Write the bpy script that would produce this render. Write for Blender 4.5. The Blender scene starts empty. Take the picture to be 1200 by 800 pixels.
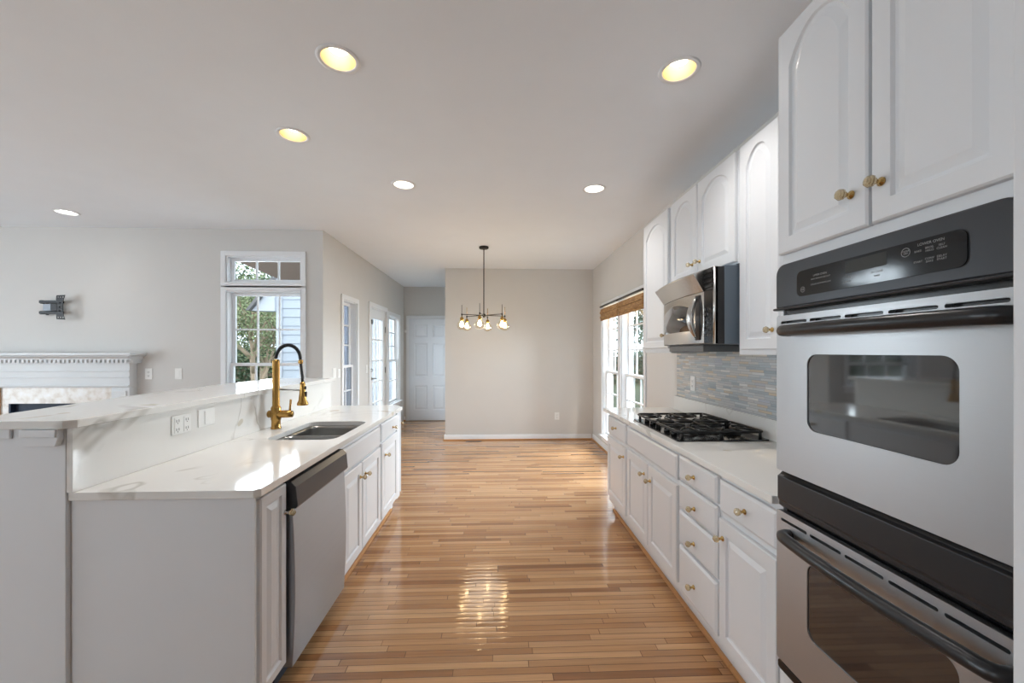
import bpy, bmesh, math, random
from mathutils import Vector, Matrix
PI = math.pi
C = bpy.context.scene.collection
sc = bpy.context.scene

# ------------------------------------------------------------------ camera, world, lights, exposure
cd = bpy.data.cameras.new('camera'); cam = bpy.data.objects.new('camera', cd); C.objects.link(cam)
cd.sensor_width = 36.0; cd.lens = 36.0 * 465 / 1200; cd.clip_start = 0.02
cd.shift_y = 12 / 1200
cam.location = (0, 0, 1.41)
cam.rotation_euler = (PI / 2, 0, -math.atan(18 / 465))
sc.camera = cam
sc.view_settings.view_transform = 'Standard'; sc.view_settings.look = 'None'
sc.view_settings.gamma = 1; sc.view_settings.use_curve_mapping = False
sc.view_settings.exposure = 0.62
sc.cycles.max_bounces = 10; sc.cycles.diffuse_bounces = 5; sc.cycles.glossy_bounces = 4
sc.cycles.transparent_max_bounces = 12; sc.cycles.transmission_bounces = 6
sc.cycles.use_denoising = True
sc.cycles.sample_clamp_indirect = 15.0
sc.cycles.caustics_reflective = False; sc.cycles.caustics_refractive = False

world = bpy.data.worlds.new('sky'); sc.world = world; world.use_nodes = True
wn = world.node_tree; bg = wn.nodes['Background']
bg.inputs[0].default_value = (0.78, 0.89, 1.0, 1); bg.inputs[1].default_value = 2.4

def area(name, loc, rot, sx, sy, power, col=(1, 1, 1)):
    l = bpy.data.lights.new(name, 'AREA'); l.shape = 'RECTANGLE'; l.size = sx; l.size_y = sy
    l.energy = power; l.color = col
    o = bpy.data.objects.new(name, l); C.objects.link(o); o.location = loc; o.rotation_euler = rot
    return o
DAY = (0.81, 0.905, 1.0)
# daylight entering through the windows of the living room side
area('daylight_living_side', (-7.2, 1.2, 1.5), (PI/2, 0, -PI/2), 3.8, 2.0, 98, (.89, .945, 1.0))
area('fill_light_behind', (-3.55, -2.7, 1.4), (PI/2, 0, 0), 1.3, 1.8, 26, DAY)  # unseen fill lamp added behind the camera to lift the ambient light
def aimed(name, loc, to, sx, sy, power, col):
    o = area(name, loc, (0, 0, 0), sx, sy, power, col)
    o.rotation_euler = (Vector(to) - Vector(loc)).to_track_quat('-Z', 'Y').to_euler(); return o
aimed('skylight_outside_shaded_windows', (3.7, 5.3, 2.1), (-1.9, 4.5, 1.0), 2.4, 1.8, 430, DAY)
aimed('skylight_outside_glazed_door', (-4.3, 6.9, 2.2), (-1.2, 6.5, .6), 2.4, 1.6, 150, DAY)
for nm, loc, rot, sx, sy in (('portal_right', (1.72, 4.95, 1.13), (PI/2, 0, PI/2), 1.8, 1.95), ('portal_left', (-2.03, 6.4, 1.2), (PI/2, 0, -PI/2), 3.0, 2.2),
                             ('portal_living', (-2.53, 4.58, 1.72), (-PI/2, 0, 0), .9, 1.5)):
    area(nm, loc, rot, sx, sy, 1).data.cycles.is_portal = True
sun = bpy.data.lights.new('sun', 'SUN'); sun.energy = 1.2; sun.angle = 0.05; sun.color = (1, .95, .88)
so = bpy.data.objects.new('sun', sun); C.objects.link(so); so.rotation_euler = (math.radians(38), math.radians(18), 0)

# ------------------------------------------------------------------ materials
def lin(c):
    return tuple(((v / 12.92) if v <= .04045 else ((v + .055) / 1.055) ** 2.4) for v in [x / 255 for x in c]) + (1,)
MATS = {}
def mat(name, col, rough=.5, metal=0, spec=.5, bump=0, bscale=60, emit=None, estr=0, coat=0, var=0, vscale=4, stretch=None):
    m = bpy.data.materials.new(name); m.use_nodes = True; nt = m.node_tree; N = nt.nodes; L = nt.links
    p = N['Principled BSDF']; col = lin(col)
    p.inputs['Base Color'].default_value = col; p.inputs['Roughness'].default_value = rough
    p.inputs['Metallic'].default_value = metal; p.inputs['Specular IOR Level'].default_value = spec
    p.inputs['Coat Weight'].default_value = coat
    if emit: p.inputs['Emission Color'].default_value = lin(emit); p.inputs['Emission Strength'].default_value = estr
    tc = N.new('ShaderNodeTexCoord'); mp = N.new('ShaderNodeMapping'); L.new(tc.outputs['Object'], mp.inputs[0])
    if stretch: mp.inputs['Scale'].default_value = stretch
    nz = N.new('ShaderNodeTexNoise'); L.new(mp.outputs[0], nz.inputs['Vector']); nz.inputs['Scale'].default_value = vscale
    mr = N.new('ShaderNodeMapRange'); L.new(nz.outputs[0], mr.inputs[0])
    v = var or .02
    mr.inputs['To Min'].default_value = 1 - v; mr.inputs['To Max'].default_value = 1 + v
    mx = N.new('ShaderNodeVectorMath'); mx.operation = 'SCALE'; mx.inputs[0].default_value = col[:3]
    L.new(mr.outputs[0], mx.inputs['Scale']); L.new(mx.outputs[0], p.inputs['Base Color'])
    if bump:
        n2 = N.new('ShaderNodeTexNoise'); n2.inputs['Scale'].default_value = bscale; L.new(mp.outputs[0], n2.inputs['Vector'])
        b = N.new('ShaderNodeBump'); b.inputs['Strength'].default_value = bump; b.inputs['Distance'].default_value = .002
        L.new(n2.outputs[0], b.inputs['Height']); L.new(b.outputs[0], p.inputs['Normal'])
    MATS[name] = m
    return m
wall_m = mat('wall_paint', (210, 208, 205), .6, bump=.15, bscale=150)
ceil_m = mat('ceiling_paint', (238, 243, 249), .75, bump=.1, bscale=120)
white_m = mat('white_cabinet_paint', (225, 227, 230), .32, bump=.06, bscale=30)
trim_m = mat('white_trim_paint', (235, 237, 240), .4)
plastic_m = mat('white_plastic', (236, 236, 234), .35)
slot_m = mat('dark_slot', (25, 25, 27), .5)
black_m = mat('black_enamel', (20, 20, 22), .25)
iron_m = mat('black_cast_iron', (16, 16, 17), .42, bump=.25, bscale=200)
char_m = mat('charcoal_metal', (62, 63, 66), .33, metal=.5)
handle_m = mat('black_handle', (44, 44, 46), .28, metal=.3)
brass_m = mat('brushed_gold', (188, 148, 84), .27, metal=1)
brassk_m = mat('polished_brass', (214, 178, 112), .22, metal=1)
chrome_m = mat('polished_chrome', (200, 200, 205), .15, metal=1)
satin_m = mat('satin_nickel', (150, 150, 150), .35, metal=1)
rubber_m = mat('black_rubber', (22, 24, 28), .45)
bronze_m = mat('black_bronze', (38, 34, 30), .4, metal=.4)
mount_m = mat('dark_grey_steel', (40, 41, 44), .45, metal=.3)
pale_m = mat('pale_grey_steel', (128, 134, 142), .4, metal=.3)
bark_m = mat('bark', (150, 132, 112), .9, bump=.6, bscale=30, var=.2, vscale=12)
mantel_m = mat('white_mantel_paint', (216, 219, 222), .45)
exttrim_m = mat('exterior_trim_paint', (168, 172, 180), .6)
siding_m = mat('painted_siding', (152, 158, 168), .6)
brown_m = mat('brown_soffit', (74, 60, 50), .7, var=.12, vscale=8)
roof_m = mat('grey_shingles', (100, 98, 98), .9, bump=.8, bscale=40, var=.3, vscale=30)
lawn_m = mat('lawn', (70, 78, 54), .95, bump=.8, bscale=40, var=.35, vscale=6)
dark_m = mat('blue_black_firebrick', (24, 42, 66), .6, var=.3)
tan_m = mat('tan_strip', (196, 160, 122), .5, var=.1, vscale=20)
oak_m = mat('oak_trim', (190, 138, 88), .4, var=.12, vscale=30)
toe_m = mat('toe_kick', (70, 76, 88), .5)
kettle_m = mat('blue_grey_side', (100, 112, 124), .45)
filter_m = mat('grey_filter', (110, 112, 114), .5)
vent_m = mat('brown_register', (112, 92, 76), .45, metal=.3)

def leaf_mat(name, a, b):
    m = mat(name, a, .6, var=.4, vscale=3)
    p = m.node_tree.nodes['Principled BSDF']; p.inputs['Subsurface Weight'].default_value = 0
    return m
leaf_m = leaf_mat('spring_leaves', (112, 122, 84), 0)
leaf2_m = leaf_mat('dark_leaves', (70, 86, 62), 0)

def steel(name, col, rough, axis):       # brushed stainless, brush lines along axis
    m = mat(name, col, rough, metal=1)
    nt = m.node_tree; N = nt.nodes; L = nt.links; p = N['Principled BSDF']
    tc = N.new('ShaderNodeTexCoord'); mp = N.new('ShaderNodeMapping'); L.new(tc.outputs['Object'], mp.inputs[0])
    s = [260, 260, 260]; s[axis] = 2.0; mp.inputs['Scale'].default_value = s
    nz = N.new('ShaderNodeTexNoise'); nz.inputs['Scale'].default_value = 1; nz.inputs['Detail'].default_value = 3
    L.new(mp.outputs[0], nz.inputs['Vector'])
    b = N.new('ShaderNodeBump'); b.inputs['Strength'].default_value = .12; b.inputs['Distance'].default_value = .001
    L.new(nz.outputs[0], b.inputs['Height']); L.new(b.outputs[0], p.inputs['Normal'])
    mr = N.new('ShaderNodeMapRange'); mr.inputs['To Min'].default_value = rough - .04; mr.inputs['To Max'].default_value = rough + .06
    L.new(nz.outputs[0], mr.inputs[0]); L.new(mr.outputs[0], p.inputs['Roughness'])
    p.inputs['Anisotropic'].default_value = .6; p.inputs['Anisotropic Rotation'].default_value = .25
    tg = N.new('ShaderNodeTangent'); tg.direction_type = 'RADIAL'; tg.axis = 'Z'; L.new(tg.outputs[0], p.inputs['Tangent'])
    return m
steel_m = steel('brushed_steel', (182, 183, 185), .36, 1)
dwsteel_m = steel('dishwasher_steel', (166, 172, 180), .4, 1)
steelb_m = steel('bright_steel', (205, 203, 200), .2, 1)
sink_m = mat('sink_steel', (150, 150, 148), .28, metal=1)

def glassy(name, tint=(1, 1, 1), ior=1.45, rough=0.0, strength=1.0):
    m = bpy.data.materials.new(name); m.use_nodes = True; nt = m.node_tree; N = nt.nodes; L = nt.links
    N.remove(N['Principled BSDF']); out = N['Material Output']
    tr = N.new('ShaderNodeBsdfTransparent'); tr.inputs[0].default_value = tint + (1,)
    gl = N.new('ShaderNodeBsdfGlossy'); gl.inputs['Roughness'].default_value = rough
    fr = N.new('ShaderNodeFresnel'); fr.inputs[0].default_value = ior
    mx = N.new('ShaderNodeMixShader'); geo = N.new('ShaderNodeNewGeometry'); mu = N.new('ShaderNodeMath'); mu.operation = 'MULTIPLY_ADD'; L.new(geo.outputs['Backfacing'], mu.inputs[0]); mu.inputs[1].default_value = -1; mu.inputs[2].default_value = 1
    m3 = N.new('ShaderNodeMath'); m3.operation = 'MULTIPLY'; L.new(mu.outputs[0], m3.inputs[0]); L.new(fr.outputs[0], m3.inputs[1]); L.new(m3.outputs[0], mx.inputs[0]); L.new(tr.outputs[0], mx.inputs[1]); L.new(gl.outputs[0], mx.inputs[2])
    L.new(mx.outputs[0], out.inputs[0]); MATS[name] = m
    return m
pane_m = glassy('window_glass', (.97, .985, .98))
screen_m = glassy('screened_glass', (.55, .57, .60))
globe_m = glassy('clear_globe_glass', (.98, .93, .84), 2.1)
crystal_m = mat('cut_crystal', (240, 220, 178), .06, spec=.9, coat=.8)
crystal_m.node_tree.nodes['Principled BSDF'].inputs['Transmission Weight'].default_value = .7
ovglass_m = mat('black_oven_glass', (30, 30, 32), .05, spec=1.0, coat=.6)
panelglass_m = mat('black_panel_glass', (24, 24, 26), .09, spec=.45)
ink_m = mat('grey_panel_print', (150, 150, 150), .5)
disp_m = mat('dim_display', (38, 36, 30), .35, spec=.3)

def emis(name, col, s):
    m = bpy.data.materials.new(name); m.use_nodes = True; nt = m.node_tree; p = nt.nodes['Principled BSDF']
    p.inputs['Emission Color'].default_value = lin(col); p.inputs['Emission Strength'].default_value = s
    p.inputs['Base Color'].default_value = lin(col); MATS[name] = m
    return m
bulb_m = emis('lit_warm_bulb', (255, 244, 222), 7)
filament_m = emis('lit_filament_bulb', (255, 226, 178), 30)
cool_m = emis('lit_white_lens', (255, 250, 240), 9)
baffle_m = mat('gold_baffle', (196, 172, 128), .45, metal=.3)

def nodes(name):
    m = bpy.data.materials.new(name); m.use_nodes = True
    MATS[name] = m
    return m, m.node_tree.nodes, m.node_tree.links, m.node_tree.nodes['Principled BSDF']
def mth(N, L, op, a, b=None, c=None):
    n = N.new('ShaderNodeMath'); n.operation = op
    for i, v in enumerate((a, b, c)):
        if v is None: continue
        if isinstance(v, (int, float)): n.inputs[i].default_value = v
        else: L.new(v, n.inputs[i])
    return n.outputs[0]
def ramp(N, L, fac, stops, interp='LINEAR'):
    r = N.new('ShaderNodeValToRGB'); r.color_ramp.interpolation = interp
    e = r.color_ramp.elements
    while len(e) < len(stops): e.new(.5)
    for k, (p, c) in enumerate(stops): e[k].position = p; e[k].color = lin(c)
    L.new(fac, r.inputs[0])
    return r.outputs[0]
def strips(name, ua, va, w, l, stops, gap=.0012, rough=.25, bumpd=.0006, grain=True, coat=.0, gapcol=(70, 45, 25), spread=1.0):
    """staggered strips: rows of width w along axis va, pieces of length l along axis ua"""
    m, N, L, p = nodes(name)
    tc = N.new('ShaderNodeTexCoord'); sp = N.new('ShaderNodeSeparateXYZ'); L.new(tc.outputs['Object'], sp.inputs[0])
    U, V = sp.outputs[ua], sp.outputs[va]
    vr = mth(N, L, 'DIVIDE', V, w); row = mth(N, L, 'FLOOR', vr); fv = mth(N, L, 'FRACT', vr)
    wn1 = N.new('ShaderNodeTexWhiteNoise'); wn1.noise_dimensions = '1D'; L.new(row, wn1.inputs['W'])
    off = mth(N, L, 'MULTIPLY', wn1.outputs[0], 17.3); rl = mth(N, L, 'MULTIPLY_ADD', wn1.outputs[0], .7, .65)
    ur = mth(N, L, 'ADD', mth(N, L, 'DIVIDE', mth(N, L, 'MULTIPLY', U, rl), l), off); col = mth(N, L, 'FLOOR', ur); fu = mth(N, L, 'FRACT', ur)
    cb = N.new('ShaderNodeCombineXYZ'); L.new(row, cb.inputs[0]); L.new(col, cb.inputs[1])
    wn2 = N.new('ShaderNodeTexWhiteNoise'); wn2.noise_dimensions = '2D'; L.new(cb.outputs[0], wn2.inputs['Vector'])
    c = ramp(N, L, wn2.outputs[0], stops)
    # grain
    mp = N.new('ShaderNodeMapping'); s = [1, 1, 1]; s[ua] = 2.2; s[va] = 55; s[3 - ua - va] = 30; mp.inputs['Scale'].default_value = s
    ad = N.new('ShaderNodeVectorMath'); ad.operation = 'ADD'; L.new(tc.outputs['Object'], ad.inputs[0])
    sc2 = N.new('ShaderNodeVectorMath'); sc2.operation = 'SCALE'; L.new(wn2.outputs[1], sc2.inputs[0]); sc2.inputs['Scale'].default_value = 7
    L.new(sc2.outputs[0], ad.inputs[1]); L.new(ad.outputs[0], mp.inputs[0])
    nz = N.new('ShaderNodeTexNoise'); nz.inputs['Scale'].default_value = 1; nz.inputs['Detail'].default_value = 5; nz.inputs['Roughness'].default_value = .6
    L.new(mp.outputs[0], nz.inputs['Vector'])
    g = N.new('ShaderNodeMapRange'); L.new(nz.outputs[0], g.inputs[0]); g.inputs['From Min'].default_value = .3; g.inputs['From Max'].default_value = .7
    g.inputs['To Min'].default_value = .82 if grain else .9; g.inputs['To Max'].default_value = 1.1
    vs = N.new('ShaderNodeVectorMath'); vs.operation = 'SCALE'; L.new(c, vs.inputs[0]); L.new(g.outputs[0], vs.inputs['Scale'])
    # gaps
    ev = mth(N, L, 'MINIMUM', fv, mth(N, L, 'SUBTRACT', 1, fv)); evm = mth(N, L, 'MULTIPLY', ev, w)
    eu = mth(N, L, 'MINIMUM', fu, mth(N, L, 'SUBTRACT', 1, fu)); eum = mth(N, L, 'MULTIPLY', eu, l)
    e = mth(N, L, 'MINIMUM', evm, eum)
    gp = N.new('ShaderNodeMapRange'); L.new(e, gp.inputs[0]); gp.inputs['From Min'].default_value = gap * .4; gp.inputs['From Max'].default_value = gap
    mx = N.new('ShaderNodeMix'); mx.data_type = 'RGBA'; L.new(gp.outputs[0], mx.inputs['Factor'])
    mx.inputs['A'].default_value = lin(gapcol); L.new(vs.outputs[0], mx.inputs['B']); L.new(mx.outputs['Result'], p.inputs['Base Color'])
    # bump : gap + slight crown and tilt of every strip
    crown = mth(N, L, 'MULTIPLY', mth(N, L, 'POWER', mth(N, L, 'ABSOLUTE', mth(N, L, 'SUBTRACT', fv, .5)), 2.0), -1.6 * spread)
    tilt = mth(N, L, 'MULTIPLY', mth(N, L, 'MULTIPLY', mth(N, L, 'SUBTRACT', wn2.outputs[0], .5), fv), .8 * spread)
    h = mth(N, L, 'ADD', mth(N, L, 'ADD', gp.outputs[0], crown), mth(N, L, 'ADD', tilt, mth(N, L, 'MULTIPLY', nz.outputs[0], .15)))
    b = N.new('ShaderNodeBump'); b.inputs['Strength'].default_value = 1; b.inputs['Distance'].default_value = bumpd
    L.new(h, b.inputs['Height']); L.new(b.outputs[0], p.inputs['Normal'])
    rr = N.new('ShaderNodeMapRange'); L.new(nz.outputs[0], rr.inputs[0]); rr.inputs['To Min'].default_value = rough - .05; rr.inputs['To Max'].default_value = rough + .07
    L.new(rr.outputs[0], p.inputs['Roughness']); p.inputs['Coat Weight'].default_value = coat; p.inputs['Coat Roughness'].default_value = .06
    return m
floor_m = strips('oak_strip_floor', 0, 1, .0385, .62,
                 [(0, (132, 90, 58)), (.15, (160, 115, 77)), (.5, (180, 135, 94)), (.85, (196, 154, 112)), (1, (166, 122, 84))],
                 gap=.0014, rough=.09, bumpd=.0010, coat=.3, gapcol=(78, 50, 30))
tile_m = strips('glass_stone_mosaic', 1, 2, .0155, .11,
                [(0, (164, 172, 178)), (.22, (190, 193, 196)), (.45, (206, 203, 198)), (.62, (178, 188, 194)), (.74, (224, 222, 218)), (.86, (206, 190, 166)), (1, (186, 190, 200))],
                gap=.0012, rough=.2, bumpd=.0008, grain=False, gapcol=(160, 162, 162))
bamboo_m = strips('woven_bamboo', 1, 2, .007, .06,
                  [(0, (160, 112, 66)), (.4, (196, 148, 92)), (.8, (216, 176, 120)), (1, (176, 128, 80))], gap=.0012, rough=.55, bumpd=.001, gapcol=(90, 58, 30))

def quartz():
    m, N, L, p = nodes('veined_quartz')
    tc = N.new('ShaderNodeTexCoord')
    n1 = N.new('ShaderNodeTexNoise'); n1.inputs['Scale'].default_value = 1.1; n1.inputs['Detail'].default_value = 4; L.new(tc.outputs['Object'], n1.inputs['Vector'])
    n1.inputs['Distortion'].default_value = .8
    r = mth(N, L, 'ABSOLUTE', mth(N, L, 'SUBTRACT', n1.outputs[0], .5))
    v = N.new('ShaderNodeMapRange'); L.new(r, v.inputs[0]); v.inputs['From Min'].default_value = 0; v.inputs['From Max'].default_value = .012
    v.inputs['To Min'].default_value = 1; v.inputs['To Max'].default_value = 0
    n2 = N.new('ShaderNodeTexNoise'); n2.inputs['Scale'].default_value = 2.2; L.new(tc.outputs['Object'], n2.inputs['Vector'])
    msk = N.new('ShaderNodeMapRange'); L.new(n2.outputs[0], msk.inputs[0]); msk.inputs['From Min'].default_value = .45; msk.inputs['From Max'].default_value = .62
    vein = mth(N, L, 'MULTIPLY', mth(N, L, 'MULTIPLY', v.outputs[0], msk.outputs[0]), .55)
    # broad tan patches
    n3 = N.new('ShaderNodeTexNoise'); n3.inputs['Scale'].default_value = 3.1; n3.inputs['Detail'].default_value = 1.5; n3.inputs['Distortion'].default_value = 1.2
    mp = N.new('ShaderNodeMapping'); mp.inputs['Location'].default_value = (.3, .1, .7); L.new(tc.outputs['Object'], mp.inputs[0]); L.new(mp.outputs[0], n3.inputs['Vector'])
    pt = N.new('ShaderNodeMapRange'); L.new(n3.outputs[0], pt.inputs[0]); pt.inputs['From Min'].default_value = .685; pt.inputs['From Max'].default_value = .70
    patch = mth(N, L, 'MULTIPLY', pt.outputs[0], .55)
    mx = N.new('ShaderNodeMix'); mx.data_type = 'RGBA'; mx.inputs['A'].default_value = lin((232, 231, 228)); mx.inputs['B'].default_value = lin((150, 142, 130)); L.new(vein, mx.inputs['Factor'])
    m2 = N.new('ShaderNodeMix'); m2.data_type = 'RGBA'; L.new(mx.outputs['Result'], m2.inputs['A']); m2.inputs['B'].default_value = lin((190, 178, 150)); L.new(patch, m2.inputs['Factor'])
    L.new(m2.outputs['Result'], p.inputs['Base Color']); p.inputs['Roughness'].default_value = .09
    return m
quartz_m = quartz()
def marble():
    m, N, L, p = nodes('mottled_marble')
    tc = N.new('ShaderNodeTexCoord'); n1 = N.new('ShaderNodeTexNoise'); n1.inputs['Scale'].default_value = 14; n1.inputs['Detail'].default_value = 6
    L.new(tc.outputs['Object'], n1.inputs['Vector'])
    L.new(ramp(N, L, n1.outputs[0], [(.3, (196, 182, 168)), (.5, (222, 216, 210)), (.7, (232, 230, 230))]), p.inputs['Base Color']); p.inputs['Roughness'].default_value = .2
    return m
marble_m = marble()

# ------------------------------------------------------------------ mesh builder
class MB:
    def __init__(s): s.v = []; s.f = []; s.m = []; s.sm = []
    def add(s, vs, fs, mi=0, smooth=False):
        o = len(s.v); s.v += [tuple(v) for v in vs]
        for f in fs: s.f.append([i + o for i in f]); s.m.append(mi); s.sm.append(smooth)
        return s
    def box(s, x0, x1, y0, y1, z0, z1, mi=0):
        x0, x1 = sorted((x0, x1)); y0, y1 = sorted((y0, y1)); z0, z1 = sorted((z0, z1))
        vs = [(x, y, z) for z in (z0, z1) for y in (y0, y1) for x in (x0, x1)]
        return s.add(vs, [(0, 2, 3, 1), (4, 5, 7, 6), (0, 1, 5, 4), (2, 6, 7, 3), (0, 4, 6, 2), (1, 3, 7, 5)], mi)
    def prism(s, pts, a, b, axis=2, mi=0, smooth=False):
        """pts: 2D outline (counter-clockwise), extruded from a to b along axis"""
        def P(p, h): return {2: (p[0], p[1], h), 1: (p[0], h, p[1]), 0: (h, p[0], p[1])}[axis]
        n = len(pts); vs = [P(p, a) for p in pts] + [P(p, b) for p in pts]
        fs = [list(range(n))[::-1], [n + i for i in range(n)]]
        s.add(vs, fs, mi)
        return s.add(vs, [(i, (i + 1) % n, n + (i + 1) % n, n + i) for i in range(n)], mi, smooth)
    def lathe(s, prof, c, axis=(0, 0, 1), seg=24, mi=0, smooth=True, cap=True):
        """prof: list of (radius, height along axis)"""
        a = Vector(axis).normalized(); t = a.orthogonal().normalized(); b = a.cross(t); c = Vector(c); vs = []
        for r, h in prof:
            for k in range(seg):
                w = 2 * PI * k / seg; vs.append(c + a * h + (t * math.cos(w) + b * math.sin(w)) * r)
        fs = [(i * seg + k, i * seg + (k + 1) % seg, (i + 1) * seg + (k + 1) % seg, (i + 1) * seg + k) for i in range(len(prof) - 1) for k in range(seg)]
        s.add(vs, fs, mi, smooth)
        if cap:
            if prof[0][0] > 1e-5: s.add(vs[:seg], [list(range(seg))[::-1]], mi)
            if prof[-1][0] > 1e-5: s.add(vs[-seg:], [list(range(seg))], mi)
        return s
    def tube(s, pts, r, seg=10, mi=0, smooth=True):
        pts = [Vector(p) for p in pts]; n = len(pts); rr = r if isinstance(r, (list, tuple)) else [r] * n
        vs = []; up = None
        for i, p in enumerate(pts):
            d = (pts[min(i + 1, n - 1)] - pts[max(i - 1, 0)]).normalized()
            if up is None: up = d.orthogonal().normalized()
            up = (up - d * up.dot(d)).normalized(); b = d.cross(up)
            for k in range(seg):
                w = 2 * PI * k / seg; vs.append(p + (up * math.cos(w) + b * math.sin(w)) * rr[i])
        fs = [(i * seg + k, i * seg + (k + 1) % seg, (i + 1) * seg + (k + 1) % seg, (i + 1) * seg + k) for i in range(n - 1) for k in range(seg)]
        s.add(vs, fs, mi, smooth); s.add(vs[:seg], [list(range(seg))[::-1]], mi); s.add(vs[-seg:], [list(range(seg))], mi)
        return s
    def sphere(s, c, r, mi=0, seg=20, rings=12, sz=1, smooth=True):
        prof = [(max(r * math.sin(PI * i / rings), 0), -r * sz * math.cos(PI * i / rings)) for i in range(rings + 1)]
        return s.lathe(prof, c, (0, 0, 1), seg, mi, smooth, cap=False)
    def build(s, name, mats, parent=None, bevel=0, seg=2, fix=True):
        mats = mats if isinstance(mats, (list, tuple)) else [mats]
        base = Vector((0, 0, 0)); q = parent
        while q is not None: base += Vector(q.location); q = q.parent
        me = bpy.data.meshes.new(name); me.from_pydata([tuple(Vector(v) - base) for v in s.v], [], s.f)
        for m in mats: me.materials.append(m)
        for p, mi, sm in zip(me.polygons, s.m, s.sm): p.material_index = mi; p.use_smooth = sm
        bm = bmesh.new(); bm.from_mesh(me)
        bmesh.ops.remove_doubles(bm, verts=bm.verts, dist=1e-5)
        if fix: bmesh.ops.recalc_face_normals(bm, faces=bm.faces)
        bm.to_mesh(me); bm.free()
        o = bpy.data.objects.new(name, me); C.objects.link(o)
        if parent is not None: o.parent = parent
        if bevel:
            b = o.modifiers.new('bevel', 'BEVEL'); b.width = bevel; b.segments = seg; b.limit_method = 'ANGLE'; b.angle_limit = math.radians(50)
        return o
def rrect(x0, x1, y0, y1, r, n=6):
    r4 = r if isinstance(r, (list, tuple)) else [r] * 4; pts = []
    for (cx, cy, a, rr) in ((x1 - r4[0], y0 + r4[0], -90, r4[0]), (x1 - r4[1], y1 - r4[1], 0, r4[1]), (x0 + r4[2], y1 - r4[2], 90, r4[2]), (x0 + r4[3], y0 + r4[3], 180, r4[3])):
        if rr < 1e-5: pts.append((cx, cy)); continue
        for k in range(n + 1):
            w = math.radians(a + 90 * k / n); pts.append((cx + rr * math.cos(w), cy + rr * math.sin(w)))
    return pts
def circ(x, y, r, n=28): return [(x + r * math.cos(2 * PI * k / n), y + r * math.sin(2 * PI * k / n)) for k in range(n)]
def holed(mb, outer, holes, z0, z1, axis=2, mi=0, inner=True):
    """slab of any outline with holes, between z0 and z1 (z0 == z1: a single sheet)"""
    bm = bmesh.new(); 
    for loop in [outer] + holes:
        vs = [bm.verts.new((p[0], p[1], 0)) for p in loop]
        for i in range(len(vs)): bm.edges.new((vs[i], vs[(i + 1) % len(vs)]))
    bmesh.ops.triangle_fill(bm, edges=bm.edges[:], use_beauty=True, use_dissolve=False)
    bm.verts.index_update()
    pts = [(v.co.x, v.co.y) for v in bm.verts]; tris = [[v.index for v in f.verts] for f in bm.faces]; bm.free()
    def P(p, h): return {2: (p[0], p[1], h), 1: (p[0], h, p[1]), 0: (h, p[0], p[1])}[axis]
    mb.add([P(p, z1) for p in pts], tris, mi)
    if z0 != z1:
        mb.add([P(p, z0) for p in pts], [t[::-1] for t in tris], mi)
        for loop in [outer] + (holes if inner else []):
            n = len(loop); vs = [P(p, z0) for p in loop] + [P(p, z1) for p in loop]
            mb.add(vs, [(i, (i + 1) % n, n + (i + 1) % n, n + i) for i in range(n)], mi)
    return mb
def thing(name, label, cat, loc=(0, 0, 0), group=None):
    o = bpy.data.objects.new(name, None); C.objects.link(o); o.location = loc; o.empty_display_size = .05
    o['label'] = label; o['category'] = cat
    if group: o['group'] = group
    return o
def tag(o, label, cat, group=None, kind=None):
    o['label'] = label; o['category'] = cat
    if group: o['group'] = group
    if kind: o['kind'] = kind
    return o
def struct(name, mb, m, label=None, bevel=0):
    o = mb.build(name, m, None, bevel); o['kind'] = 'structure'
    if label: o['label'] = label
    return o
def wall(name, axis, a, b, u0, u1, z0, z1, holes, m=None, label=None):
    """wall slab between a and b along axis (0: x, 1: y) with rectangular holes (u0,u1,z0,z1)"""
    mb = MB(); us = sorted({u0, u1, *[h[0] for h in holes], *[h[1] for h in holes]}); zs = sorted({z0, z1, *[h[2] for h in holes], *[h[3] for h in holes]})
    # column strips, so that few cells are made
    for i in range(len(us) - 1):
        hs = sorted([h for h in holes if h[0] <= us[i] + 1e-6 and h[1] >= us[i + 1] - 1e-6], key=lambda h: h[2])
        z = z0
        for h in hs + [(0, 0, z1, z1)]:
            if h[2] > z + 1e-6:
                if axis == 0: mb.box(a, b, us[i], us[i + 1], z, h[2])
                else: mb.box(us[i], us[i + 1], a, b, z, h[2])
            z = h[3]
    return struct(name, mb, m or wall_m, label)

# ------------------------------------------------------------------ the setting
CZ = 2.74
XR, YD, XL, YW, YH = 1.56, 6.36, -1.9, 4.42, 8.2
struct('floor', MB().box(-7, XR + .15, -2.5, YW + .15, -.1, 0).box(XL - .12, XR + .15, YW + .15, YH + .1, -.1, 0), floor_m, 'honey oak strip floor laid across the kitchen')
CAN = [(-.720, 1.835), (.862, 1.845), (-1.25, 2.49), (-.74, 3.19), (.795, 3.21), (-4.10, 3.945)]
mb = MB(); holed(mb, [(-7.1, -2.6), (XR + .15, -2.6), (XR + .15, YH + .1), (XL - .12, YH + .1), (XL - .12, YW + .15), (-7.1, YW + .15)], [circ(x, y, .076) for x, y in CAN], CZ, CZ)
struct('ceiling', mb, ceil_m, 'flat white ceiling over kitchen and living room')

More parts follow.
